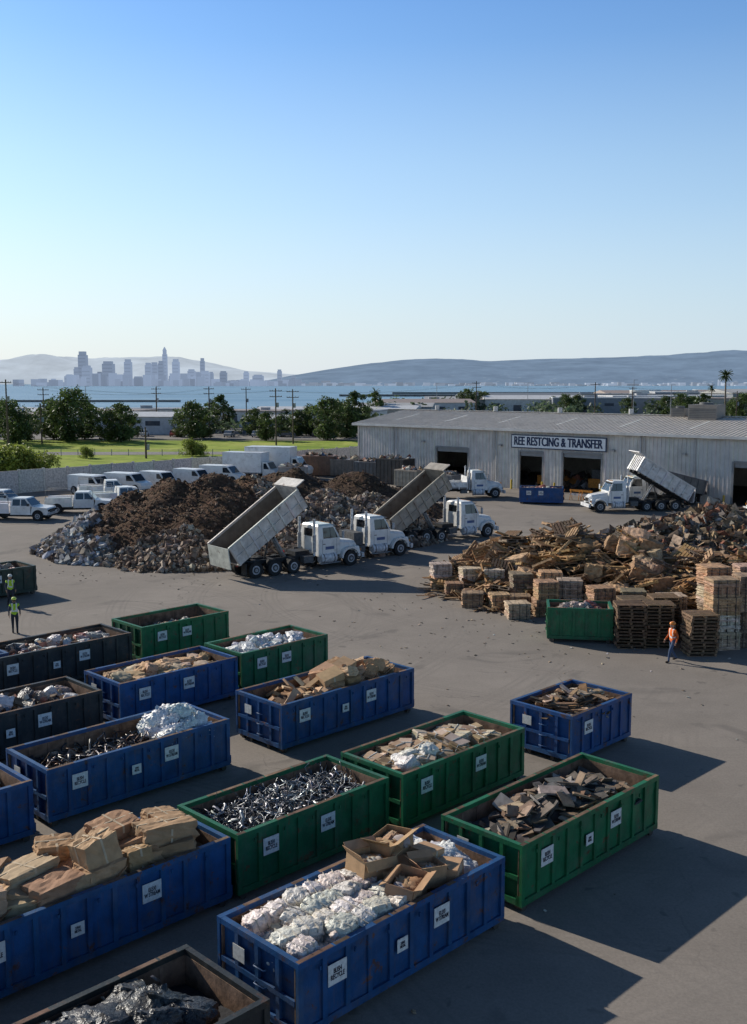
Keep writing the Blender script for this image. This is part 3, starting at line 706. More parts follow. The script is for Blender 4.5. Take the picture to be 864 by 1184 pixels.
# ------------------------------------------------------------------ vehicles
WH=(.80,.79,.76); DK=(.025,.025,.027)
def wheel(mb,x,y,r,wd=.28,dual=False):
    s=1 if y>0 else -1
    mb.cyl((x,y,r),r,wd,'Y',22,(.022,.022,.022),2); mb.cyl((x,y,r),r*.93,wd+.03,'Y',22,(.03,.03,.03),2)
    mb.cyl((x,y+s*(wd/2),r),r*.54,.05,'Y',14,(.45,.45,.46),1); mb.cyl((x,y+s*(wd/2+.005),r),r*.38,.06,'Y',14,(.08,.08,.08),1); mb.cyl((x,y+s*(wd/2+.03),r),r*.2,.08,'Y',10,(.35,.35,.35),1)
    if dual: mb.cyl((x,y-s*(wd+.05),r),r,wd,'Y',18,(.025,.025,.025),2)
def side_glass(mb,pts,yb,yt,zb,zt,off=.012,col=(0,0,0),mat=3):
    for s in (-1,1):
        vs=[(x,s*((yb+(yt-yb)*(z-zb)/(zt-zb))+off),z) for x,z in pts]
        mb.add(vs,[tuple(range(len(vs)))] if s<0 else [tuple(range(len(vs)-1,-1,-1))],col,mat)
def big_truck(name,loc,yaw,bed=None,bedcol=(.5,.5,.48),cabcol=WH,flat=False,bl=5.6,inner=(.2,.17,.14)):
    mb=MB(); c=cabcol
    hv=[]
    for (x,zt,w_,zb) in ((1.28,1.42,.55,.88),(1.05,1.62,.66,.82),(.3,1.74,.78,.82),(-.46,1.86,.90,.82)):
        hv+= [(x,-w_,zb),(x,-w_,zt-.22),(x,-w_*.8,zt-.05),(x,0,zt),(x,w_*.8,zt-.05),(x,w_,zt-.22),(x,w_,zb)]
    hf_=[]
    for i in range(3):
        for j in range(6): a=i*7+j; hf_.append((a,a+1,a+8,a+7))
    hf_.append((6,5,4,3,2,1,0)); hf_.append(tuple(range(21,28)))
    mb.add(hv,hf_,c,0)
    mb.bx(1.281,1.33,-.42,.42,.92,1.34,(.5,.5,.5),1)
    for q in range(9): mb.bx(1.331,1.345,-.38+q*.088,-.34+q*.088,.95,1.31,(.03,.03,.03),1)
    mb.bx(1.34,1.52,-1.12,1.12,.48,.78,(.6,.6,.6),1)
    for s in (-1,1):
        for q in range(12):
            a0=pi*q/12;a1=pi*(q+1)/12
            mb.prism([(.4+.76*cos(a0),.58+.70*sin(a0)),(.4+.76*cos(a1),.58+.70*sin(a1)),(.4+.64*cos(a1),.58+.58*sin(a1)),(.4+.64*cos(a0),.58+.58*sin(a0))],s*.78,s*1.18,c,0)
        mb.frustum((.85,1.26,s*.8-.25,s*.8+.25),.82,(.85,1.18,s*.76-.2,s*.76+.2),1.24,c,0)
        mb.bx(1.2,1.272,s*.86-.13,s*.86+.13,.92,1.12,(.9,.9,.85),3)
        mb.bx(1.26,1.28,s*1.02-.04,s*1.02+.03,.92,1.08,(.8,.3,.03),0)
        wheel(mb,.4,s*1.0,.52)
        mb.cyl((-1.4,s*.98,.70),.31,1.2,'X',16,(.6,.6,.61),1)
        for xx in (-1.8,-1.0): mb.cyl((xx,s*.98,.70),.318,.06,'X',16,(.1,.1,.1),1)
        mb.bx(-2.1,-.5,s*1.1-.14,s*1.1+.14,.36,.40,(.3,.3,.3),1)
        mb.tube([(-.55,s*1.05,2.05),(-.4,s*1.35,2.05),(-.4,s*1.35,2.5),(-.75,s*1.0,2.55)],.022,5,(.1,.1,.1),1)
        mb.bx(-.45,-.38,s*1.36-.1,s*1.36+.1,1.95,2.42,(.5,.5,.5),1)
        for xx in (-.70,-1.83): mb.bx(xx-.01,xx+.01,s*1.051-.003,s*1.051+.003,.95,1.92,(.12,.12,.12),1)
        mb.bx(-.70,-1.83,s*1.051-.003,s*1.051+.003,.93,.95,(.12,.12,.12),1)
        mb.bx(-1.8,-1.62,s*1.065-.015,s*1.065+.015,1.6,1.64,(.05,.05,.05),1)
        mb.bx(-1.6,-.9,s*1.053-.003,s*1.053+.003,1.25,1.45,(.05,.12,.28),0)
    mb.bx(-2.15,-.45,-1.05,1.05,.85,1.92,c,0)
    mb.frustum((-2.15,-.4,-1.05,1.05),1.92,(-2.1,-.85,-.93,.93),2.78,c,0)
    mb.frustum((-2.1,-.8,-.93,.93),2.78,(-2.0,-1.0,-.75,.75),2.9,vary(c,.02),0)
    mb.bx(-.9,-.62,-.98,.98,2.72,2.77,(.06,.06,.06),1)
    side_glass(mb,[(-1.75,1.98),(-.60,1.98),(-.90,2.68),(-1.75,2.68)],1.05,.93,1.92,2.78)
    side_glass(mb,[(-1.2,1.98),(-1.16,1.98),(-1.16,2.68),(-1.2,2.68)],1.05,.93,1.92,2.78,.018,(.1,.1,.1),1)
    def ws(y0,y1):
        vs=[(-.4-.45*t+.012,y,1.92+.86*t) for t,y in ((.06,y0),(.06,y1),(.9,y1*.9),(.9,y0*.9))]; mb.add(vs,[(0,1,2,3)],(0,0,0),3)
    ws(-.95,-.025); ws(.025,.95)
    mb.add([(-2.165,-.6,2.1),(-2.165,.6,2.1),(-2.13,.6,2.6),(-2.13,-.6,2.6)],[(3,2,1,0)],(0,0,0),3)
    for y in (-.5,-.25,0,.25,.5): mb.box(-.95,y,2.89,.1,.08,.06,(.7,.3,.04),0)
    for s in (-1,1):
        mb.cyl((-2.35,s*.85,2.1),.085,2.4,'Z',10,(.6,.6,.6),1); mb.cyl((-2.35,s*.85,1.7),.13,1.1,'Z',12,(.4,.4,.4),1)
        mb.bx(-8.0,1.2,s*.45-.05,s*.45+.05,.72,1.0,DK,1)
    for x in (-3,-4.2,-5.2,-6.4,-7.6): mb.bx(x-.08,x+.08,-.4,.4,.74,.96,DK,1)
    for x in (-5.55,-6.95)+((-4.15,) if bed is not None else ()):
        for s in (-1,1): wheel(mb,x,s*1.05,.52 if x<-5 else .48,.28,True)
        mb.cyl((x,0,.52),.12,1.9,'Y',8,DK,1)
    for s in (-1,1):
        mb.bx(-7.75,-7.7,s*1.05-.28,s*1.05+.28,.3,1.0,(.04,.04,.04),2)
        mb.bx(-3.3,-2.6,s*.85-.25,s*.85+.25,.55,.98,(.12,.12,.12),1)
        mb.bx(-8.05,-8.0,s*.7-.12,s*.7+.12,.8,.95,(.4,.02,.02),0)
    mb.bx(-3.6,-2.5,-.5,.5,1.0,1.25,DK,1)
    if bed is not None:
        X0=-7.9; Mb=T(X0,0,1.08)@RY(-radians(bed)); bc=bedcol; W=1.25; hh=1.4
        mb.bx(-.3,bl,-W,W,0,.1,bc,4,Mb)
        for s in (-1,1):
            mb.prism([(-.3,.1),(bl,.1),(bl,hh),(-.3,hh-.1)],s*W-.03*s,s*W,bc,4,Mb)
            mb.bx(-.3,bl,s*(W-.04)-.005,s*(W-.04)+.005,.1,hh-.12,inner,4,Mb)
            mb.bx(-.32,bl,s*(W+.02)-.06,s*(W+.02)+.06,hh-.1,hh+.03,vary(bc,.05),4,Mb)
            for q in range(8):
                x=-.2+q*(bl)/7.2; mb.bx(x-.06,x+.06,s*(W+.035)-.034,s*(W+.035)+.034,.0,hh-.1,vary(bc,.08),4,Mb)
            mb.bx(-.3,bl,s*(W+.03)-.03,s*(W+.03)+.03,.55,.63,bc,4,Mb)
            mb.bx(-.2,bl,s*.45-.07,s*.45+.07,-.22,0,DK,1,Mb)
        for q in range(9): mb.bx(-.15+q*bl/8.4,-.05+q*bl/8.4,-W,W,-.12,-.001,DK,1,Mb)
        mb.bx(-.25,bl,-W+.05,W-.05,.101,.108,inner,4,Mb)
        mb.bx(bl-.05,bl+.03,-W,W,0,hh+.2,bc,4,Mb)
        for y in (-.8,-.4,0,.4,.8): mb.bx(bl+.03,bl+.1,y-.05,y+.05,0,hh+.15,vary(bc,.08),4,Mb)
        mb.bx(bl+.02,bl+.75,-W,W,hh+.15,hh+.21,bc,4,Mb)
        mb.bx(-.06,0,-W,W,-hh+.1,0,vary(bc,.1),4,Mb@T(-.32,0,hh-.05)@RY(radians(bed*.75)))
        tip=Mb@Vector((bl*.55,0,-.1))
        for y in (-.18,.18): mb.tube([(-4.2,y,.95),(tip.x,y,tip.z)],[.11,.07],8,(.3,.3,.3),1)
        mb.tube([(-5.6,0,.95),(tip.x,0,tip.z)],.06,6,(.08,.08,.08),1)
    elif flat:
        mb.bx(-8.0,-2.6,-1.2,1.2,1.05,1.2,(.3,.28,.26),4)
        for s in (-1,1):
            mb.bx(-8.0,-2.6,s*1.2-.03,s*1.2+.03,1.2,1.75,cabcol,4)
            for q in range(7): mb.bx(-7.9+q*.86,-7.8+q*.86,s*1.25-.03,s*1.25+.03,1.0,1.8,cabcol,4)
        mb.bx(-2.7,-2.6,-1.2,1.2,1.2,2.3,cabcol,4)
    else:
        for s in (-1,1): mb.bx(-7.9,-2.6,s*.35-.06,s*.35+.06,1.1,1.3,(.12,.1,.09),1)
        mb.bx(-3.4,-2.7,-.9,.9,1.05,1.9,(.1,.1,.1),1)
    return mb.build(name,[M_truck,M_dark,M_rub,M_glass,M_bed],None,T(loc[0],loc[1],.012)@RZ(radians(yaw)))
big_truck('dump_truck',(-2.5,67.8),38,bed=33,bedcol=(.60,.57,.53),bl=5.7)
big_truck('hoist_truck',(.9,71.8),36,bed=None)
big_truck('dump_truck',(8.0,80.5),33,bed=33,bedcol=(.36,.32,.27),bl=5.6)
big_truck('flatbed_truck',(12.2,108.5),10,flat=True)
big_truck('dump_truck',(21.4,96.5),188,bed=30,bedcol=(.62,.61,.60))
big_truck('dump_truck',(35.6,93),188,bed=0,bedcol=(.5,.5,.5))
big_truck('dump_truck',(24.4,101),190,bed=14,bedcol=(.15,.15,.15))

def pickup(name,loc,yaw,kind='utility',col=WH,sc=1.0):
    mb=MB(); c=col
    if kind=='utility':
        mb.prism([(2.65,.5),(2.72,.8),(2.6,1.08),(1.35,1.2),(1.2,.5)],-.93,.93,c,0)
        mb.bx(-.55,1.2,-.95,.95,.5,1.2,c,0)
        mb.frustum((-.5,1.35,-.93,.93),1.2,(-.4,.75,-.78,.78),1.88,c,0)
        side_glass(mb,[(-.35,1.26),(1.12,1.26),(.72,1.78),(-.33,1.78)],.93,.78,1.2,1.88)
        side_glass(mb,[(.32,1.26),(.40,1.26),(.40,1.78),(.32,1.78)],.93,.78,1.2,1.88,.02,c,0)
        mb.add([(1.32,-.84,1.26),(1.32,.84,1.26),(.85,.74,1.8),(.85,-.74,1.8)],[(0,1,2,3)],(0,0,0),3)
        for s in (-1,1):
            mb.bx(-2.95,-.65,s*.86-.14,s*.86+.14,.6,1.42,vary(c,.03),0)
            for x in (-2.6,-1.8,-1.0): mb.bx(x-.3,x+.3,s*1.001-.004,s*1.001+.004,.98,1.34,vary(c,.1),0)
            mb.bx(2.66,2.73,s*.7-.16,s*.7+.16,.78,.95,(.8,.8,.8),3)
            mb.bx(1.0,1.12,s*1.05-.1,s*1.05+.1,1.25,1.45,(.05,.05,.05),1)
        mb.bx(-2.95,-.65,-.75,.75,.62,.7,(.2,.2,.2),1); mb.bx(-3.0,-2.93,-.98,.98,.6,1.2,c,0)
        mb.bx(2.7,2.76,-.5,.5,.7,.98,(.06,.06,.06),1); mb.bx(2.68,2.8,-.93,.93,.5,.64,(.4,.4,.4),1)
        for s in (-1,1): mb.tube([(-.7,s*.9,1.42),(-.7,s*.9,2.1),(-2.9,s*.9,2.1),(-2.9,s*.9,1.42)],.03,5,(.3,.3,.3),1)
        ax=(1.85,-1.95)
    elif kind=='van':
        mb.prism([(2.55,.4),(2.6,.8),(2.4,1.1),(1.75,1.25),(1.1,2.0),(.8,2.1),(-2.6,2.1),(-2.65,.4)],-.98,.98,c,0)
        for s in (-1,1): mb.add([(x,s*.992,z) for x,z in ([(.5,1.3),(1.55,1.3),(1.02,1.9),(.5,1.9)][::(1 if s<0 else -1)])],[(0,1,2,3)],(0,0,0),3)
        mb.add([(1.765,-.85,1.28),(1.765,.85,1.28),(1.13,.82,1.99),(1.13,-.82,1.99)],[(0,1,2,3)],(0,0,0),3)
        ax=(1.7,-1.7)
    elif kind=='box':
        mb.prism([(3.0,.5),(3.1,1.0),(2.9,1.3),(2.3,1.45),(1.8,2.3),(1.2,2.35),(1.2,.5)],-1.0,1.0,c,0)
        mb.add([(2.31,-.9,1.48),(2.31,.9,1.48),(1.83,.85,2.25),(1.83,-.85,2.25)],[(0,1,2,3)],(0,0,0),3)
        for s in (-1,1): mb.add([(x,s*1.012,z) for x,z in ([(1.35,1.45),(2.1,1.45),(1.7,2.15),(1.35,2.15)][::(1 if s<0 else -1)])],[(0,1,2,3)],(0,0,0),3)
        mb.bx(-4.2,1.1,-1.2,1.2,.95,3.4,(.78,.78,.77),0); mb.bx(-4.2,1.1,-1.22,1.22,.9,1.02,(.3,.3,.3),1); mb.bx(-4.22,1.12,-1.21,1.21,3.38,3.45,(.6,.6,.6),0)
        mb.bx(-4.2,1.2,-.5,.5,.6,.9,DK,1)
        ax=(2.2,-2.9)
    for x in ax:
        for s in (-1,1):
            mb.cyl((x,s*.9,.45),.48,.22,'Y',18,(.015,.015,.015),1)
            wheel(mb,x,s*.9,.4,.25)
    mb.bx(ax[1]-1,ax[0]+.8,-.7,.7,.32,.55,DK,1)
    return mb.build(name,[M_truck,M_dark,M_rub,M_glass],None,T(loc[0],loc[1],.012)@RZ(radians(yaw))@S(sc,sc,sc))
for x,y,a,k_ in [(-31.2,90.5,-6,'utility'),(-27.3,95.5,8,'utility'),(-24.6,100,28,'utility'),(-35.5,97,-6,'utility'),(-27.6,107,20,'utility')]: pickup('utility_pickup_truck',(x,y),a,k_,sc=1.05)
for x,y,a in [(-30.5,111,-30),(-27.3,114,-25),(-24.5,117.5,-36),(-21.2,121,-30),(-18.2,124,-20)]: pickup('parked_van',(x,y),a,'van',sc=R.uniform(.92,1.05))
pickup('box_truck',(-14.5,128),-20,'box'); pickup('box_truck',(-11.4,131),-15,'box',sc=1.15)
def skip(loc,yaw,col,sx,sy,sz,name='storage_bin'):
    mb=MB(); mb.bx(-sx/2,sx/2,-sy/2,sy/2,.15,sz,col,0)
    for q in range(int(sx/.5)+1):
        x=-sx/2+q*sx/int(sx/.5)
        for s in (-1,1): mb.bx(x-.05,x+.05,s*(sy/2+.03)-.03,s*(sy/2+.03)+.03,.2,sz-.1,vary(col),0)
    mb.bx(-sx/2-.05,sx/2+.05,-sy/2-.08,sy/2+.08,sz-.1,sz+.05,vary(col),0); mb.bx(-sx/2+.1,sx/2-.1,-sy/2+.1,sy/2-.1,0,.149,DK,0)
    for _ in range(14): mb.chunk(T(U(-sx*.4,sx*.4),U(-sy*.35,sy*.35),sz+.15)@rot(1)@S(U(.3,.9),U(.3,.6),U(.1,.4)),.2,vary(R.choice(TRASH),.2),1)
    mb.build(name,[M_paint,M_deb],None,T(loc[0],loc[1],.012)@RZ(radians(yaw)))
for a in [((-7.2,134),-10,(.2,.11,.07),4.5,2.4,2.6),((-3.5,133),-20,(.25,.2,.16),3.5,2.4,2.2),((-.2,126),-30,(.12,.12,.12),3.6,2.4,2.4),((2.6,123),-35,(.06,.055,.05),3.8,2.5,3.0),((4.4,119),-40,(.3,.27,.22),3.2,2.2,2.0),((6.4,121.5),-40,(.03,.1,.22),3.2,2.0,1.8),((8.6,118.5),-42,(.2,.2,.2),2.6,2.,1.5),((-9.8,125),5,(.33,.3,.28),3.5,2.2,1.9)]: skip(*a)
for x,y in [(13.6,113.5),(19.3,106.5),(20.8,105.5),(21.8,104.6)]:
    mb=MB()
    for s in (-1,1):
        mb.tube([(-.5,s*.25,0),(-.5,0,1.1)],.03,5,(.6,.25,.04)); mb.tube([(.5,s*.25,0),(.5,0,1.1)],.03,5,(.6,.25,.04))
    mb.box(0,0,1.0,1.3,.05,.22,(.7,.28,.05)); mb.box(0,0,.6,1.3,.05,.2,(.75,.7,.65)); mb.build('traffic_barricade',[M_deb],None,T(x,y,.012)@RZ(-.7))

# ------------------------------------------------------------------ main building
yawB=math.atan2(-.67,.742)
root=bpy.data.objects.new('recycling_transfer_building',None); scene.collection.objects.link(root); root.matrix_basis=T(-1.9,134,.0)@RZ(yawB)
GB=(.64,.60,.55); LB=70; DB=20; EV=6.8; RG=8.25
M_siding=vcmat('metal_siding',.55,.0,1.2,.85,1.08,0,spec=.4,dirt=((.25,.21,.17),.5,.52,.25),streak=.18)
doors=[(12.9,17.8,4.3),(25,28.2,4.3),(30.7,35.6,4.4),(50,55,4.3)]
mb=MB(); x=0
segs=[]
for a,b,h in doors: segs.append((x,a,0,EV)); segs.append((a,b,h,EV)); x=b
segs.append((x,LB,0,EV))
for a,b,z0,z1 in segs:
    mb.bx(a,b,0,.2,z0,z1,GB)
    q=math.ceil(a/.45)*.45
    while q<b:
        mb.bx(q-.06,q+.06,-.05,-.001,z0,z1-.02,vary(GB,.04)); q+=.45
for xx in (0.0,6,21.5,40.5,46,60,LB): mb.bx(xx-.12,xx+.12,-.09,-.052,0,EV-.05,(.46,.43,.40))
mb.bx(0,LB,DB-.2,DB,0,EV,GB)
for xx in (0,LB-.2):
    mb.bx(xx,xx+.2,.2,DB-.2,0,EV,GB)
    mb.add([(xx,0,EV),(xx,DB,EV),(xx,DB/2,RG),(xx+.2,0,EV),(xx+.2,DB,EV),(xx+.2,DB/2,RG)],[(0,2,1),(3,4,5),(0,3,5,2),(1,2,5,4)],GB)
q=.3
while q<DB: mb.bx(-.05,-.001,q-.06,q+.06,0,EV,GB); q+=.45
mb.build('walls',[M_siding],root)
mb=MB(); RC=(.58,.53,.47)
for s in (0,1):
    y0=-.6 if s==0 else DB+.6; zz=EV+.02-.6*(RG-EV)/(DB/2)+.08
    n=int((LB+1.2)/.5)
    vs=[(-.6,y0,zz),(LB+.6,y0,zz),(LB+.6,DB/2,RG+.1),(-.6,DB/2,RG+.1)]; vs+=[(a,b,c-.08) for a,b,c in vs]
    mb.add(vs,[(0,1,2,3),(7,6,5,4),(0,4,5,1),(1,5,6,2),(2,6,7,3),(3,7,4,0)] if s==0 else [(3,2,1,0),(4,5,6,7),(1,5,4,0),(2,6,5,1),(3,7,6,2),(0,4,7,3)],RC)
    for i in range(n+1):
        xx=-.6+i*.5
        mb.add([(xx-.04,y0,zz+.001),(xx+.04,y0,zz+.001),(xx+.04,DB/2,RG+.101),(xx-.04,DB/2,RG+.101),(xx-.03,y0,zz+.06),(xx+.03,y0,zz+.06),(xx+.03,DB/2,RG+.16),(xx-.03,DB/2,RG+.16)],CUBEF,RC)
    for i in range(9):
        xx=4+i*8
        if s==0:
            f=lambda t:(y0+(DB/2-y0)*t, zz+(RG+.1-zz)*t+.02)
            (ya,za),(yb,zb)=f(.3),f(.75); mb.add([(xx,ya,za),(xx+.42,ya,za),(xx+.42,yb,zb),(xx,yb,zb)],[(0,1,2,3)],(.7,.7,.66))
mb.bx(-.6,LB+.6,DB/2-.2,DB/2+.2,RG+.165,RG+.23,(.5,.47,.43))
mb.bx(-.6,LB+.6,-.72,-.602,EV-.22,EV+.06,(.62,.6,.57))
for q in range(7): mb.cyl((5+q*9.5,DB/2,RG+.5),.28,.6,'Z',12,(.5,.5,.5))
mb.build('roof',[M_siding],root)
mb=MB()
for a,b,h in doors:
    for xx in (a,b): mb.bx(xx-.1,xx+.1,-.12,-.092,0,h+.1,(.25,.25,.25))
    mb.bx(a+.1,b-.1,-.12,-.09,h-.05,h+.15,(.25,.25,.25)); mb.bx(a+.1,b-.1,.02,.3,h-.5,h-.06,(.25,.25,.25))
    for xx in (a-.45,b+.45): mb.cyl((xx,-.9,.55),.11,1.1,'Z',10,(.65,.45,.05))
mb.bx(38.2,39.2,-.09,-.052,0,2.15,(.16,.17,.18)); mb.bx(38.15,39.25,-.1,-.091,2.15,2.2,(.5,.5,.5)); mb.bx(41,42.4,-.09,-.052,1.4,2.4,(.05,.06,.07)); mb.bx(40.95,42.45,-.1,-.053,1.33,1.399,(.5,.5,.5))
for xx in (22.5,37,11,45): mb.box(xx,-.25,4.9,.35,.35,.22,(.3,.3,.3))
for xx in (6.6,21.9,40.1,60.5): mb.cyl((xx,-.15,3.3),.07,6.5,'Z',8,(.5,.5,.5))
mb.build('door_frames',[M_siding],root)
mb=MB(); mb.bx(.2,LB-.2,.2,DB-.2,.02,.03,(.1,.09,.08))
for i in range(160):
    a,b,h=R.choice(doors[:3]); x=U(a-1,b+1); y=U(4,12); mb.chunk(T(x,y,U(.1,1.6)*(y-3)/8)@rot(1)@S(U(.3,1.3),U(.3,1),U(.2,.8)),.2,vary(R.choice(TRASH+[(.5,.2,.05)]),.3))
for x in (26.3,33.0): mb.bx(x-.8,x+.8,3,5,.4,1.4,(.5,.2,.04)); mb.bx(x-.6,x+.6,3.4,4.8,1.4,2.4,(.1,.1,.1))
mb.build('interior_contents',[M_deb],root)
mb=MB(); mb.bx(24.0,36.2,-.26,-.14,4.68,6.22,(.05,.07,.12)); mb.bx(24.12,36.08,-.275,-.262,4.8,6.1,(.88,.89,.89))
tv,tf=textmesh('REE RESTCING & TRANSFER',1.0); xs=[v[0] for v in tv]; k_=11.3/(max(xs)-min(xs)); xc=(max(xs)+min(xs))/2
for q in (-.012,.012): mb.add(tv,tf,(.02,.035,.09),0,T(30.1+q*3,-.285-abs(q)*(.05 if q>0 else 0),5.45)@RX(pi/2)@S(k_,1.35,1)@T(-xc,0,0))
for xx in (25,30,35): mb.bx(xx-.05,xx+.05,-.139,-.091,4.7,6.2,(.1,.1,.1))
mb.build('sign_board',[M_label],root)
mb=MB()
for (x,y,sx,sy,sz) in ((43,9,3.2,2.2,1.6),(39.5,10,1.6,1.4,1.0),(52,8,2.5,2,1.2)):
    z=RG-abs(y-DB/2)*.145; mb.bx(x-sx/2,x+sx/2,y-sy/2,y+sy/2,z,z+sz,(.22,.2,.18)); mb.cyl((x,y,z+sz+.1),sy*.35,.25,'Z',14,(.15,.15,.15))
    for q in range(6): mb.bx(x-sx/2+.1,x+sx/2-.1,y-sy/2-.02,y-sy/2-.001,z+.2+q*.18,z+.27+q*.18,(.1,.1,.1))
mb.build('rooftop_units',[M_siding],root)

mb=MB(); p0=Vector((-92,50)); p1=Vector((-1.5,156.5)); dd=(p1-p0); Ln=dd.length; n=int(Ln/3)
for i in range(n):
    x=i*Ln/n; wd=Ln/n
    mb.bx(x+.12,x+wd-.12,-.06,.06,0,2.5+.04*sin(i*1.7),vary((.50,.47,.43),.08)); mb.bx(x-.119,x+.119,-.12,.12,0,2.62,vary((.52,.49,.45),.05))
mb.build('concrete_perimeter_wall',[M_deb],None,T(p0.x,p0.y,0)@RZ(math.atan2(dd.y,dd.x)))

# ------------------------------------------------------------------ trees
def tree_mesh(name,h,cw,seed,leafc,nc=46,per=75,ls=.3,trunk=.28,low=.25):
    rr=random.Random(seed); mb=MB()
    tr=[(0,0,0),(rr.uniform(-.1,.1),rr.uniform(-.1,.1),h*.2),(rr.uniform(-.3,.3),rr.uniform(-.3,.3),h*.45),(rr.uniform(-.3,.3),0,h*.8)]
    mb.tube(tr,[trunk,trunk*.8,trunk*.55,trunk*.15],8,(.11,.085,.06),1)
    cl=[]
    for i in range(nc):
        a=rr.uniform(0,2*pi); t=rr.random()**.6; u=rr.uniform(-1,1)
        rad=cw*t*sqrt(max(0,1-u*u))*rr.uniform(.75,1.12); z=h*low+(h*(1-low))*.5+u*h*(1-low)*.46
        cl.append((rad*cos(a),rad*sin(a),z))
    for c in cl[::4]:
        mb.tube([tr[1],(c[0]*.4,c[1]*.4,(c[2]+h*.25)*.5),c],[trunk*.4,trunk*.2,.03],5,(.1,.08,.06),1)
    for c in cl:
        cr=rr.uniform(.5,1.0)*cw*.34; k0=rr.uniform(.6,1.4)
        for q in range(per):
            d_=Vector((rr.gauss(0,1),rr.gauss(0,1),rr.gauss(0,.75))).normalized()*cr*rr.uniform(.45,1.1)
            s=ls*rr.uniform(.6,1.3); M=T(c[0]+d_.x,c[1]+d_.y,max(.3,c[2]+d_.z))@Matrix.Rotation(rr.uniform(0,6.28),4,Vector((rr.gauss(0,1),rr.gauss(0,1),rr.gauss(0,1))))
            kk=k0*rr.uniform(.75,1.25)
            mb.add([(-s/2,-s/4,0),(0,-s/2.2,s*.1),(s/2,s/5,0),(0,s/2,-s*.1)],[(0,1,2,3)],(leafc[0]*kk,leafc[1]*kk,leafc[2]*kk),0,M)
    return mb.build(name,[M_leaf,M_bark],link=False)
G1=(.07,.105,.028);G2=(.085,.12,.033);G3=(.21,.25,.045)
TM=[tree_mesh('oak_crown_a',9.5,5.0,1,G1,66,72,.46,.35,.04),tree_mesh('oak_crown_b',8,4.0,2,G2,52,72,.42,.25,.03),tree_mesh('oak_crown_c',10,3.4,3,G1,52,72,.44,.25,.10)]
TB=tree_mesh('shrub_crown',3.4,3.2,5,G3,46,90,.26,.1,.02)
def tr(x,y,k,s=1,sz=None,name='oak_tree'):
    obj(name,TM[k],None,T(x,y,0)@RZ(R.uniform(0,6.28))@S(s,s,(sz or s)))
def PX(x,Y): return (x-432)/1190*(Y*.9923+1.4)
for x,Y,k,s in [(80,212,0,1.12),(62,222,1,1.0),(98,222,1,1.0),(140,212,1,.95),(126,214,1,.8),(152,226,1,.65),(15,200,0,.9),(32,215,1,.7),(-12,210,0,1),(222,222,1,.98),(236,226,1,.78),(208,230,1,.6),(258,248,2,.9),(246,255,2,.75),(308,216,1,.72),(295,238,1,.75),(326,232,1,.6),(346,236,1,.7),(360,238,1,.85),(379,220,1,1.08),(392,232,0,.85),(411,230,2,1.0),(401,226,1,.92),(422,240,1,.8),(434,330,2,.9),(330,280,1,.6),
   (540,420,0,1.0),(552,430,0,.9),(560,445,1,1.0),(595,440,1,.7),(640,420,1,.8),(655,400,0,.8),(668,410,1,.9),(725,380,1,.8),(788,330,0,.9),(800,340,0,.8),(812,330,2,.85),(858,300,0,.95),(770,360,1,.9),(845,310,1,.8)]: tr(PX(x,Y),Y,k,s)
for x,Y,s in [(10,126,1.15),(32,128,1.0),(52,131,.8),(-8,124,1.2),(20,133,1.1),(-30,125,1.2),(222,170,.75),(232,171,.5),(100,165,.5),(305,150,.35),(355,152,.3),(150,140,.3)]:
    obj('shrub',TB,None,T(PX(x,Y),Y,0)@RZ(R.uniform(0,6))@S(s,s,s))
mb=MB(); rr=random.Random(9)
for i in range(270):
    if i<120: Y=rr.uniform(235,325); X=PX(rr.uniform(-60,440),Y); hgt=rr.uniform(2.5,5)
    else:
        t_=rr.random(); X_=rr.uniform(430,960); Y=rr.uniform(330,430+ (X_-430)*.55); X=PX(X_,Y); hgt=rr.uniform(3,7)
    wd=hgt*rr.uniform(.7,1.5); k0=rr.uniform(.8,1.6); hz_=min(1,Y/1800)  # haze painted into leaf colour, greyer with distance
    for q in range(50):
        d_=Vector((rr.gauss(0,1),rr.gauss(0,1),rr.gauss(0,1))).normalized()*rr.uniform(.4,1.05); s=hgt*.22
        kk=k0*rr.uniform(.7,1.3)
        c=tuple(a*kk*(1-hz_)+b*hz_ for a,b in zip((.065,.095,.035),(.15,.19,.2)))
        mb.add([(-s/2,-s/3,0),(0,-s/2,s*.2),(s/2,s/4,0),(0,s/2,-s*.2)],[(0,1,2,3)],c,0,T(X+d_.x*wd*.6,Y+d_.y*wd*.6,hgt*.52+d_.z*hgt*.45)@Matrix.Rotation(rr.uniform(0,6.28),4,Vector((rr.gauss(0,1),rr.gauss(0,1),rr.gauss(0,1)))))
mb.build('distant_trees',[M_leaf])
def palm(x,y,h):
    mb=MB(); mb.tube([(0,0,0),(.1,0,h*.5),(.0,.1,h)],[.3,.22,.2],8,(.16,.13,.1),1)
    for i in range(34):
        a=i*2.4; el=radians(R.uniform(-45,70)); L=2.0; p=Vector((0,.1,h)); dr=Vector((cos(a)*cos(el),sin(a)*cos(el),sin(el))); pts=[]
        for q in range(6): pts.append(p.copy()); p=p+dr*L/5; dr=(dr+Vector((0,0,-.22))).normalized()
        for q in range(5):
            d_=(pts[q+1]-pts[q]); sd=d_.cross(Vector((0,0,1)))
            if sd.length<.01: continue
            sd.normalize(); w_=.28*(1-q/6)
            for s in (-1,1): mb.add([tuple(pts[q]),tuple(pts[q+1]),tuple(pts[q+1]+sd*s*w_-Vector((0,0,.15))+d_*.4),tuple(pts[q]+sd*s*w_-Vector((0,0,.15))+d_*.3)],[(0,1,2,3)],vary((.05,.08,.03),.3),0)
    mb.build('palm_tree',[M_leaf,M_bark],None,T(x,y,0))
palm(PX(837,260),260,14.0); palm(PX(822,420),420,10); palm(PX(434,340),340,9)

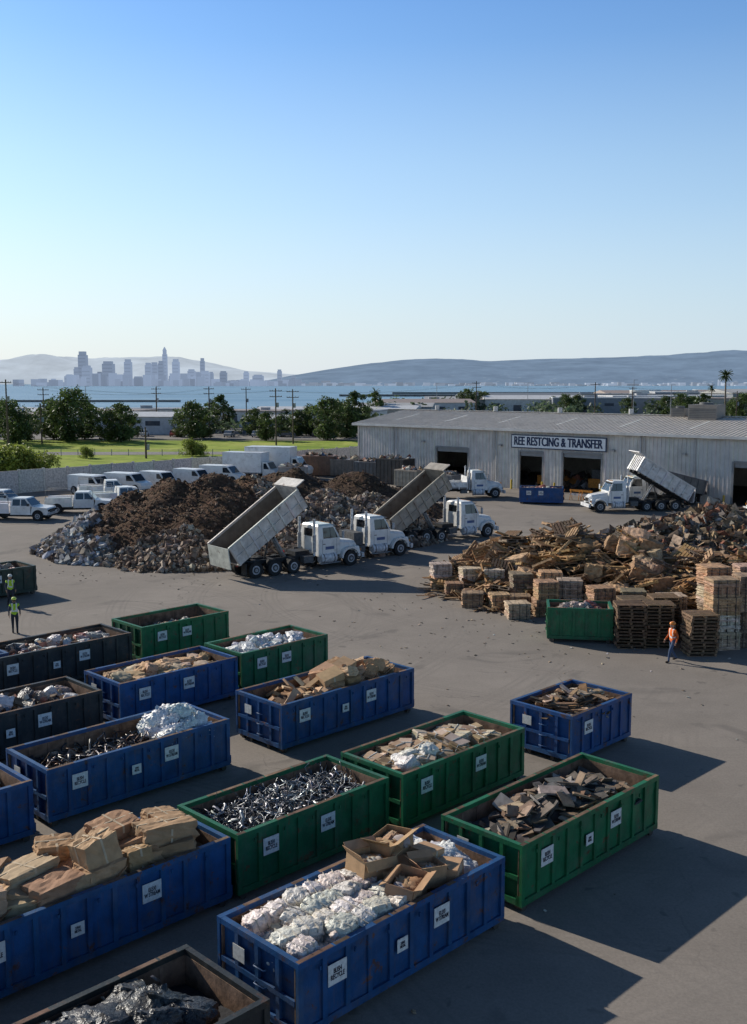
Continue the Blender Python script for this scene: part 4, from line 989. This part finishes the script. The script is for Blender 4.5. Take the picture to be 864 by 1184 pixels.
# ------------------------------------------------------------------ neighbouring buildings
def warehouse(x,y,w_,d_,h,yaw,wc,rc,flat=False):
    mb=MB(); mb.bx(-w_/2,w_/2,-d_/2,d_/2,0,h,wc)
    if flat:
        mb.bx(-w_/2-.2,w_/2+.2,-d_/2-.2,d_/2+.2,h+.001,h+.4,rc); mb.bx(-w_*.2,-w_*.1,-1,1,h+.4,h+1.2,(.4,.4,.4)); mb.bx(w_*.2,w_*.27,-1,1,h+.4,h+1.1,(.4,.4,.4))
    else:
        r=h+d_*.07
        mb.add([(-w_/2-.5,-d_/2-.5,h+.01),(w_/2+.5,-d_/2-.5,h+.01),(w_/2+.5,0,r),(-w_/2-.5,0,r),(w_/2+.5,d_/2+.5,h+.01),(-w_/2-.5,d_/2+.5,h+.01)],[(0,1,2,3),(3,2,4,5),(0,3,5),(1,4,2),(0,5,4,1)],rc)
    n=max(2,int(w_/8))
    for i in range(n):
        xx=-w_/2+(i+.5)*w_/n
        if i%3==1: mb.bx(xx-1.6,xx+1.6,-d_/2-.06,-d_/2-.01,0,3.2,(.1,.1,.11))
        else: mb.bx(xx-1.8,xx+1.8,-d_/2-.06,-d_/2-.01,h*.5,h*.5+1.1,(.05,.06,.08))
    mb.build('warehouse',[M_siding],None,T(x,y,0)@RZ(radians(yaw)))
WC=[(.5,.49,.47),(.3,.31,.33),(.6,.58,.55),(.22,.24,.27),(.4,.37,.32),(.55,.55,.56)]
RCs=[(.35,.35,.36),(.45,.44,.42),(.2,.21,.22),(.6,.6,.6),(.38,.3,.25)]
rr=random.Random(21)
for (px_,Y,w_,d_,h) in [(150,250,26,14,4.2),(215,256,18,12,4.0),(28,262,20,14,4),(115,290,28,16,4.2),(325,255,16,12,3.4),(60,300,30,14,4),(280,290,30,16,4.2),(400,300,22,14,4),(190,310,34,14,4.2),(-50,300,40,16,4.5),(350,320,26,12,4),(455,340,26,16,4.5),(490,380,34,18,5),(430,330,30,14,4),(560,440,50,20,5),(620,430,44,22,5.5),(700,420,44,22,6),(760,440,50,24,6.5),(830,400,40,22,6),(520,430,44,20,5),(600,520,60,24,5.5),(700,560,70,26,6),(820,560,60,30,7),(760,620,70,26,6),(900,520,70,30,7)]:
    warehouse(PX(px_,Y),Y,w_,d_,h,rr.uniform(-14,14),rr.choice(WC),rr.choice(RCs),rr.random()<.5)
mb=MB()
for x,Y in [(740,600),(752,605),(812,640),(843,600)]: mb.cyl((PX(x,Y),Y,4),6,8,'Z',20,(.7,.7,.68))
mb.build('storage_tanks',[M_siding])
for i in range(16):
    x=-105+i*6.6+rr.uniform(-1,1); y=232+rr.uniform(-2,2)
    mb=MB(); c=rr.choice([(.6,.6,.6),(.1,.1,.12),(.75,.75,.74),(.3,.05,.04),(.08,.12,.25),(.35,.35,.36)])
    mb.prism([(-2.1,.35),(-2.2,.8),(-1.6,.95),(-1.1,1.42),(.4,1.45),(1.1,.98),(2.1,.82),(2.2,.35)],-.85,.85,c,0)
    for s in (-1,1):
        mb.add([(xx,s*.86,z) for xx,z in ([(-1.3,.98),(.9,.98),(.35,1.36),(-1.0,1.34)][::(1 if s<0 else -1)])],[(0,1,2,3)],(0,0,0),3)
        for xx in (-1.35,1.35): wheel(mb,xx,s*.78,.33,.2)
    mb.build('parked_car',[M_truck,M_dark,M_rub,M_glass],None,T(x,y,.03)@RZ(rr.choice([1.5,1.62,0.05])))

def pole(x,y,h,yaw=0,arms=2):
    mb=MB(); mb.cyl((0,0,h/2),.17,h,'Z',8,(.10,.075,.055),0,r2=.11)
    for q in range(arms):
        z=h-.5-q*1.1; mb.box(0,-.14,z,2.4,.1,.13,(.12,.09,.07))
        for xx in (-1.1,-.6,.6,1.1): mb.cyl((xx,-.14,z+.15),.05,.18,'Z',6,(.3,.3,.3))
    mb.cyl((.35,0,h-3.2),.25,.9,'Z',10,(.3,.31,.32)); mb.build('utility_pole',[M_bark],None,T(x,y,0)@RZ(radians(yaw)))
PL=[(-61,172,12.6,1),(-74,232,11,2),(-55,262,11,2),(-37.5,236,11.2,2),(-31,252,11,1),(-18.9,200,11.0,2),(-16,205,10.8,2),(-36.5,165,5,0),(26,262,12.5,2),(53.5,250,12.2,1),(75,300,11,2),(92,262,10,1),(-66,205,8,1)]
for x,y,h,a in PL: pole(x,y,h,R.uniform(-20,20),a)
mb=MB()
def wire(a,b,sag=1.2):
    pts=[]
    for i in range(13):
        t=i/12; pts.append((a[0]+(b[0]-a[0])*t,a[1]+(b[1]-a[1])*t,a[2]+(b[2]-a[2])*t-sag*4*t*(1-t)))
    mb.tube(pts,.014,3,(.06,.06,.06))
for off in (-.9,.9):
    wire((-140+off,168,12.2),(-61+off,172,12.1)); wire((-61+off,172,12.1),(-18.9+off,200,10.5)); wire((-18.9+off,200,10.5),(26+off,262,12.0)); wire((26+off,262,12.0),(53.5+off,250,11.7)); wire((53.5+off,250,11.7),(120+off,240,12),2)
    wire((-74+off,232,10.5),(-37.5+off,236,10.7))
mb.build('power_lines',[M_dark])
for x,Y,h in [(182,330,11),(100,325,11),(610,420,12),(732,330,13),(775,300,11.5),(505,400,12)]:
    mb=MB(); mb.cyl((0,0,h/2),.14,h,'Z',8,(.3,.3,.3),0,r2=.08); mb.box(.5,0,h,1.4,.25,.12,(.3,.3,.3)); mb.build('street_lamp',[M_dark],None,T(PX(x,Y),Y,0))
mb=MB()
for i in range(60): mb.bx(-150+i*2.8,-149.9+i*2.8,171.0,171.1,0,1.1,(.25,.25,.24))
mb.bx(-150,18,171.02,171.06,.95,1.0,(.3,.3,.3)); mb.build('post_and_rail_fence',[M_dark])

# ------------------------------------------------------------------ people
def person(name,loc,yaw,vest,pants,helmet,pose,shirt=(.05,.06,.08),h=1.75):
    P=pose
    J={'pel':((0,0,.95),.135),'sp':((.0,0,1.12),.125),'ch':((.02,0,1.33),.15),'nk':((.03,0,1.49),.055),'hd':((.04,0,1.56),.05)}
    for s,n in ((1,'L'),(-1,'R')):
        J['sh'+n]=((.02,s*.18,1.42),.07)
        e=P['arm'+n]; J['el'+n]=((e[0],s*.25,e[1]),.048); J['wr'+n]=((e[2],s*e[4],e[3]),.033); J['ha'+n]=((e[2]*1.15+.02,s*e[4],e[3]-.07),.035)
        l=P['leg'+n]; J['hp'+n]=((0.0,s*.10,.90),.10); J['kn'+n]=((l[0],s*.10,l[1]),.068); J['an'+n]=((l[2],s*.10,l[3]),.045); J['he'+n]=((l[2]-.02,s*.10,max(.045,l[3]-.05)),.05); J['to'+n]=((l[2]+.17,s*.12,max(.04,l[3]-.07)),.042)
    E=[('pel','sp'),('sp','ch'),('ch','nk'),('nk','hd')]
    for n in 'LR': E+=[('ch','sh'+n),('sh'+n,'el'+n),('el'+n,'wr'+n),('wr'+n,'ha'+n),('pel','hp'+n),('hp'+n,'kn'+n),('kn'+n,'an'+n),('an'+n,'he'+n),('he'+n,'to'+n)]
    keys=list(J); me=bpy.data.meshes.new('b'); me.from_pydata([J[k_][0] for k_ in keys],[(keys.index(a),keys.index(b)) for a,b in E],[])
    o=bpy.data.objects.new('b',me); scene.collection.objects.link(o)
    sk_=o.modifiers.new('s','SKIN'); sk_.use_smooth_shade=True
    for i,k_ in enumerate(keys):
        r=J[k_][1]; me.skin_vertices[0].data[i].radius=(r,r*(1.15 if k_ in('ch','sp','pel') else 1)); me.skin_vertices[0].data[i].use_root=(k_=='pel')
    sb=o.modifiers.new('u','SUBSURF'); sb.levels=2; sb.render_levels=2
    bpy.context.view_layer.update(); ev=o.evaluated_get(bpy.context.evaluated_depsgraph_get()); em=ev.to_mesh()
    vs=[tuple(v.co) for v in em.vertices]; fs=[tuple(p.vertices) for p in em.polygons]
    mb=MB(); skin=(.42,.25,.17)
    b0=len(mb.f); mb.add(vs,fs,pants,0,None,True)
    def seg(p,a,b):
        a=Vector(a);b=Vector(b);d_=b-a;t=max(0,min(1,(p-a).dot(d_)/max(d_.length_squared,1e-9)));return (p-(a+d_*t)).length
    for q,f in enumerate(fs):
        c=sum((Vector(vs[i]) for i in f),Vector())/len(f)
        best=min(E,key=lambda e:seg(c,J[e[0]][0],J[e[1]][0])-.5*(J[e[0]][1]+J[e[1]][1])*.8)
        k_=best[0][:2]+best[1][:2]
        if k_ in('pesp','spch','chsh','chnk'):
            col=vest if c.z<1.47 and c.z>.93 else (shirt if c.z>.9 else pants)
            if 1.08<c.z<1.14 or (c.z>1.14 and .08<abs(c.y)<.125): col=(.7,.7,.66)
        elif k_=='nkhd': col=skin
        elif k_=='shel': col=shirt if c.z<1.36 else vest
        elif k_=='elwr': col=shirt
        elif k_=='wrha': col=skin
        elif k_ in('anhe','heto'): col=(.06,.04,.03)
        else: col=pants
        mb.c[b0+q]=col
    bpy.data.objects.remove(o)
    hv,hf=softbox(8,.95,0,1,0)
    mb.add(hv,hf,skin,0,T(.045,0,1.645)@S(.185,.15,.23),True)
    mb.add(hv,hf,(.05,.035,.025),0,T(.02,0,1.67)@S(.185,.158,.2),True)
    for s in (-1,1):
        mb.add(hv,hf,skin,0,T(.03,s*.082,1.64)@S(.035,.02,.06),True); mb.add(hv,hf,(.03,.02,.02),0,T(.128,s*.032,1.655)@S(.02,.026,.014),True)
    mb.add(hv,hf,skin,0,T(.145,0,1.63)@S(.03,.026,.045),True); mb.add(hv,hf,(.28,.12,.1),0,T(.132,0,1.593)@S(.015,.045,.012),True)
    mb.add(hv,hf,helmet,1,T(.03,0,1.715)@S(.24,.2,.15),True); mb.cyl((.05,0,1.70),.125,.012,'Z',18,helmet,1)
    for n,s in (('L',1),('R',-1)):
        w_=Vector(J['ha'+n][0])
        for q in range(4):
            L=(.07,.08,.075,.06)[q]; b=w_+Vector((-.03+q*.019,0,-.02)); mb.tube([tuple(b),tuple(b+Vector((.006,-s*.008,-L*.5))),tuple(b+Vector((.012,-s*.022,-L)))],[.009,.0085,.007],6,skin)
        b=w_+Vector((.025,-s*.01,.0)); mb.tube([tuple(b),tuple(b+Vector((.025,-s*.01,-.025))),tuple(b+Vector((.03,-s*.015,-.05)))],[.011,.01,.008],6,skin)
    k_=h/1.77
    return mb.build(name,[M_cloth,M_truck],None,T(loc[0],loc[1],.012)@RZ(radians(yaw))@S(k_,k_,k_))
walk={'armL':(-.08,1.16,.02,.93,.27),'armR':(.02,1.15,.2,.97,.25),'legL':(.2,.52,.26,.09),'legR':(-.02,.5,-.28,.14)}
stand={'armL':(-.04,1.16,.04,.92,.26),'armR':(-.02,1.15,.14,.94,.26),'legL':(.06,.5,.07,.09),'legR':(-.0,.5,-.10,.09)}
YV=(.42,.62,.04); OV=(.85,.17,.02)
person('worker_in_yellow_vest',(-17.3,48.6),110,YV,(.03,.035,.05),(.6,.7,.1),stand)
person('worker_in_yellow_vest',(-19.6,54.6),-60,YV,(.04,.04,.05),(.7,.7,.65),walk)
person('worker_in_orange_vest',(12.95,43.5),200,OV,(.06,.09,.16),(.8,.25,.03),walk,shirt=(.5,.1,.02))
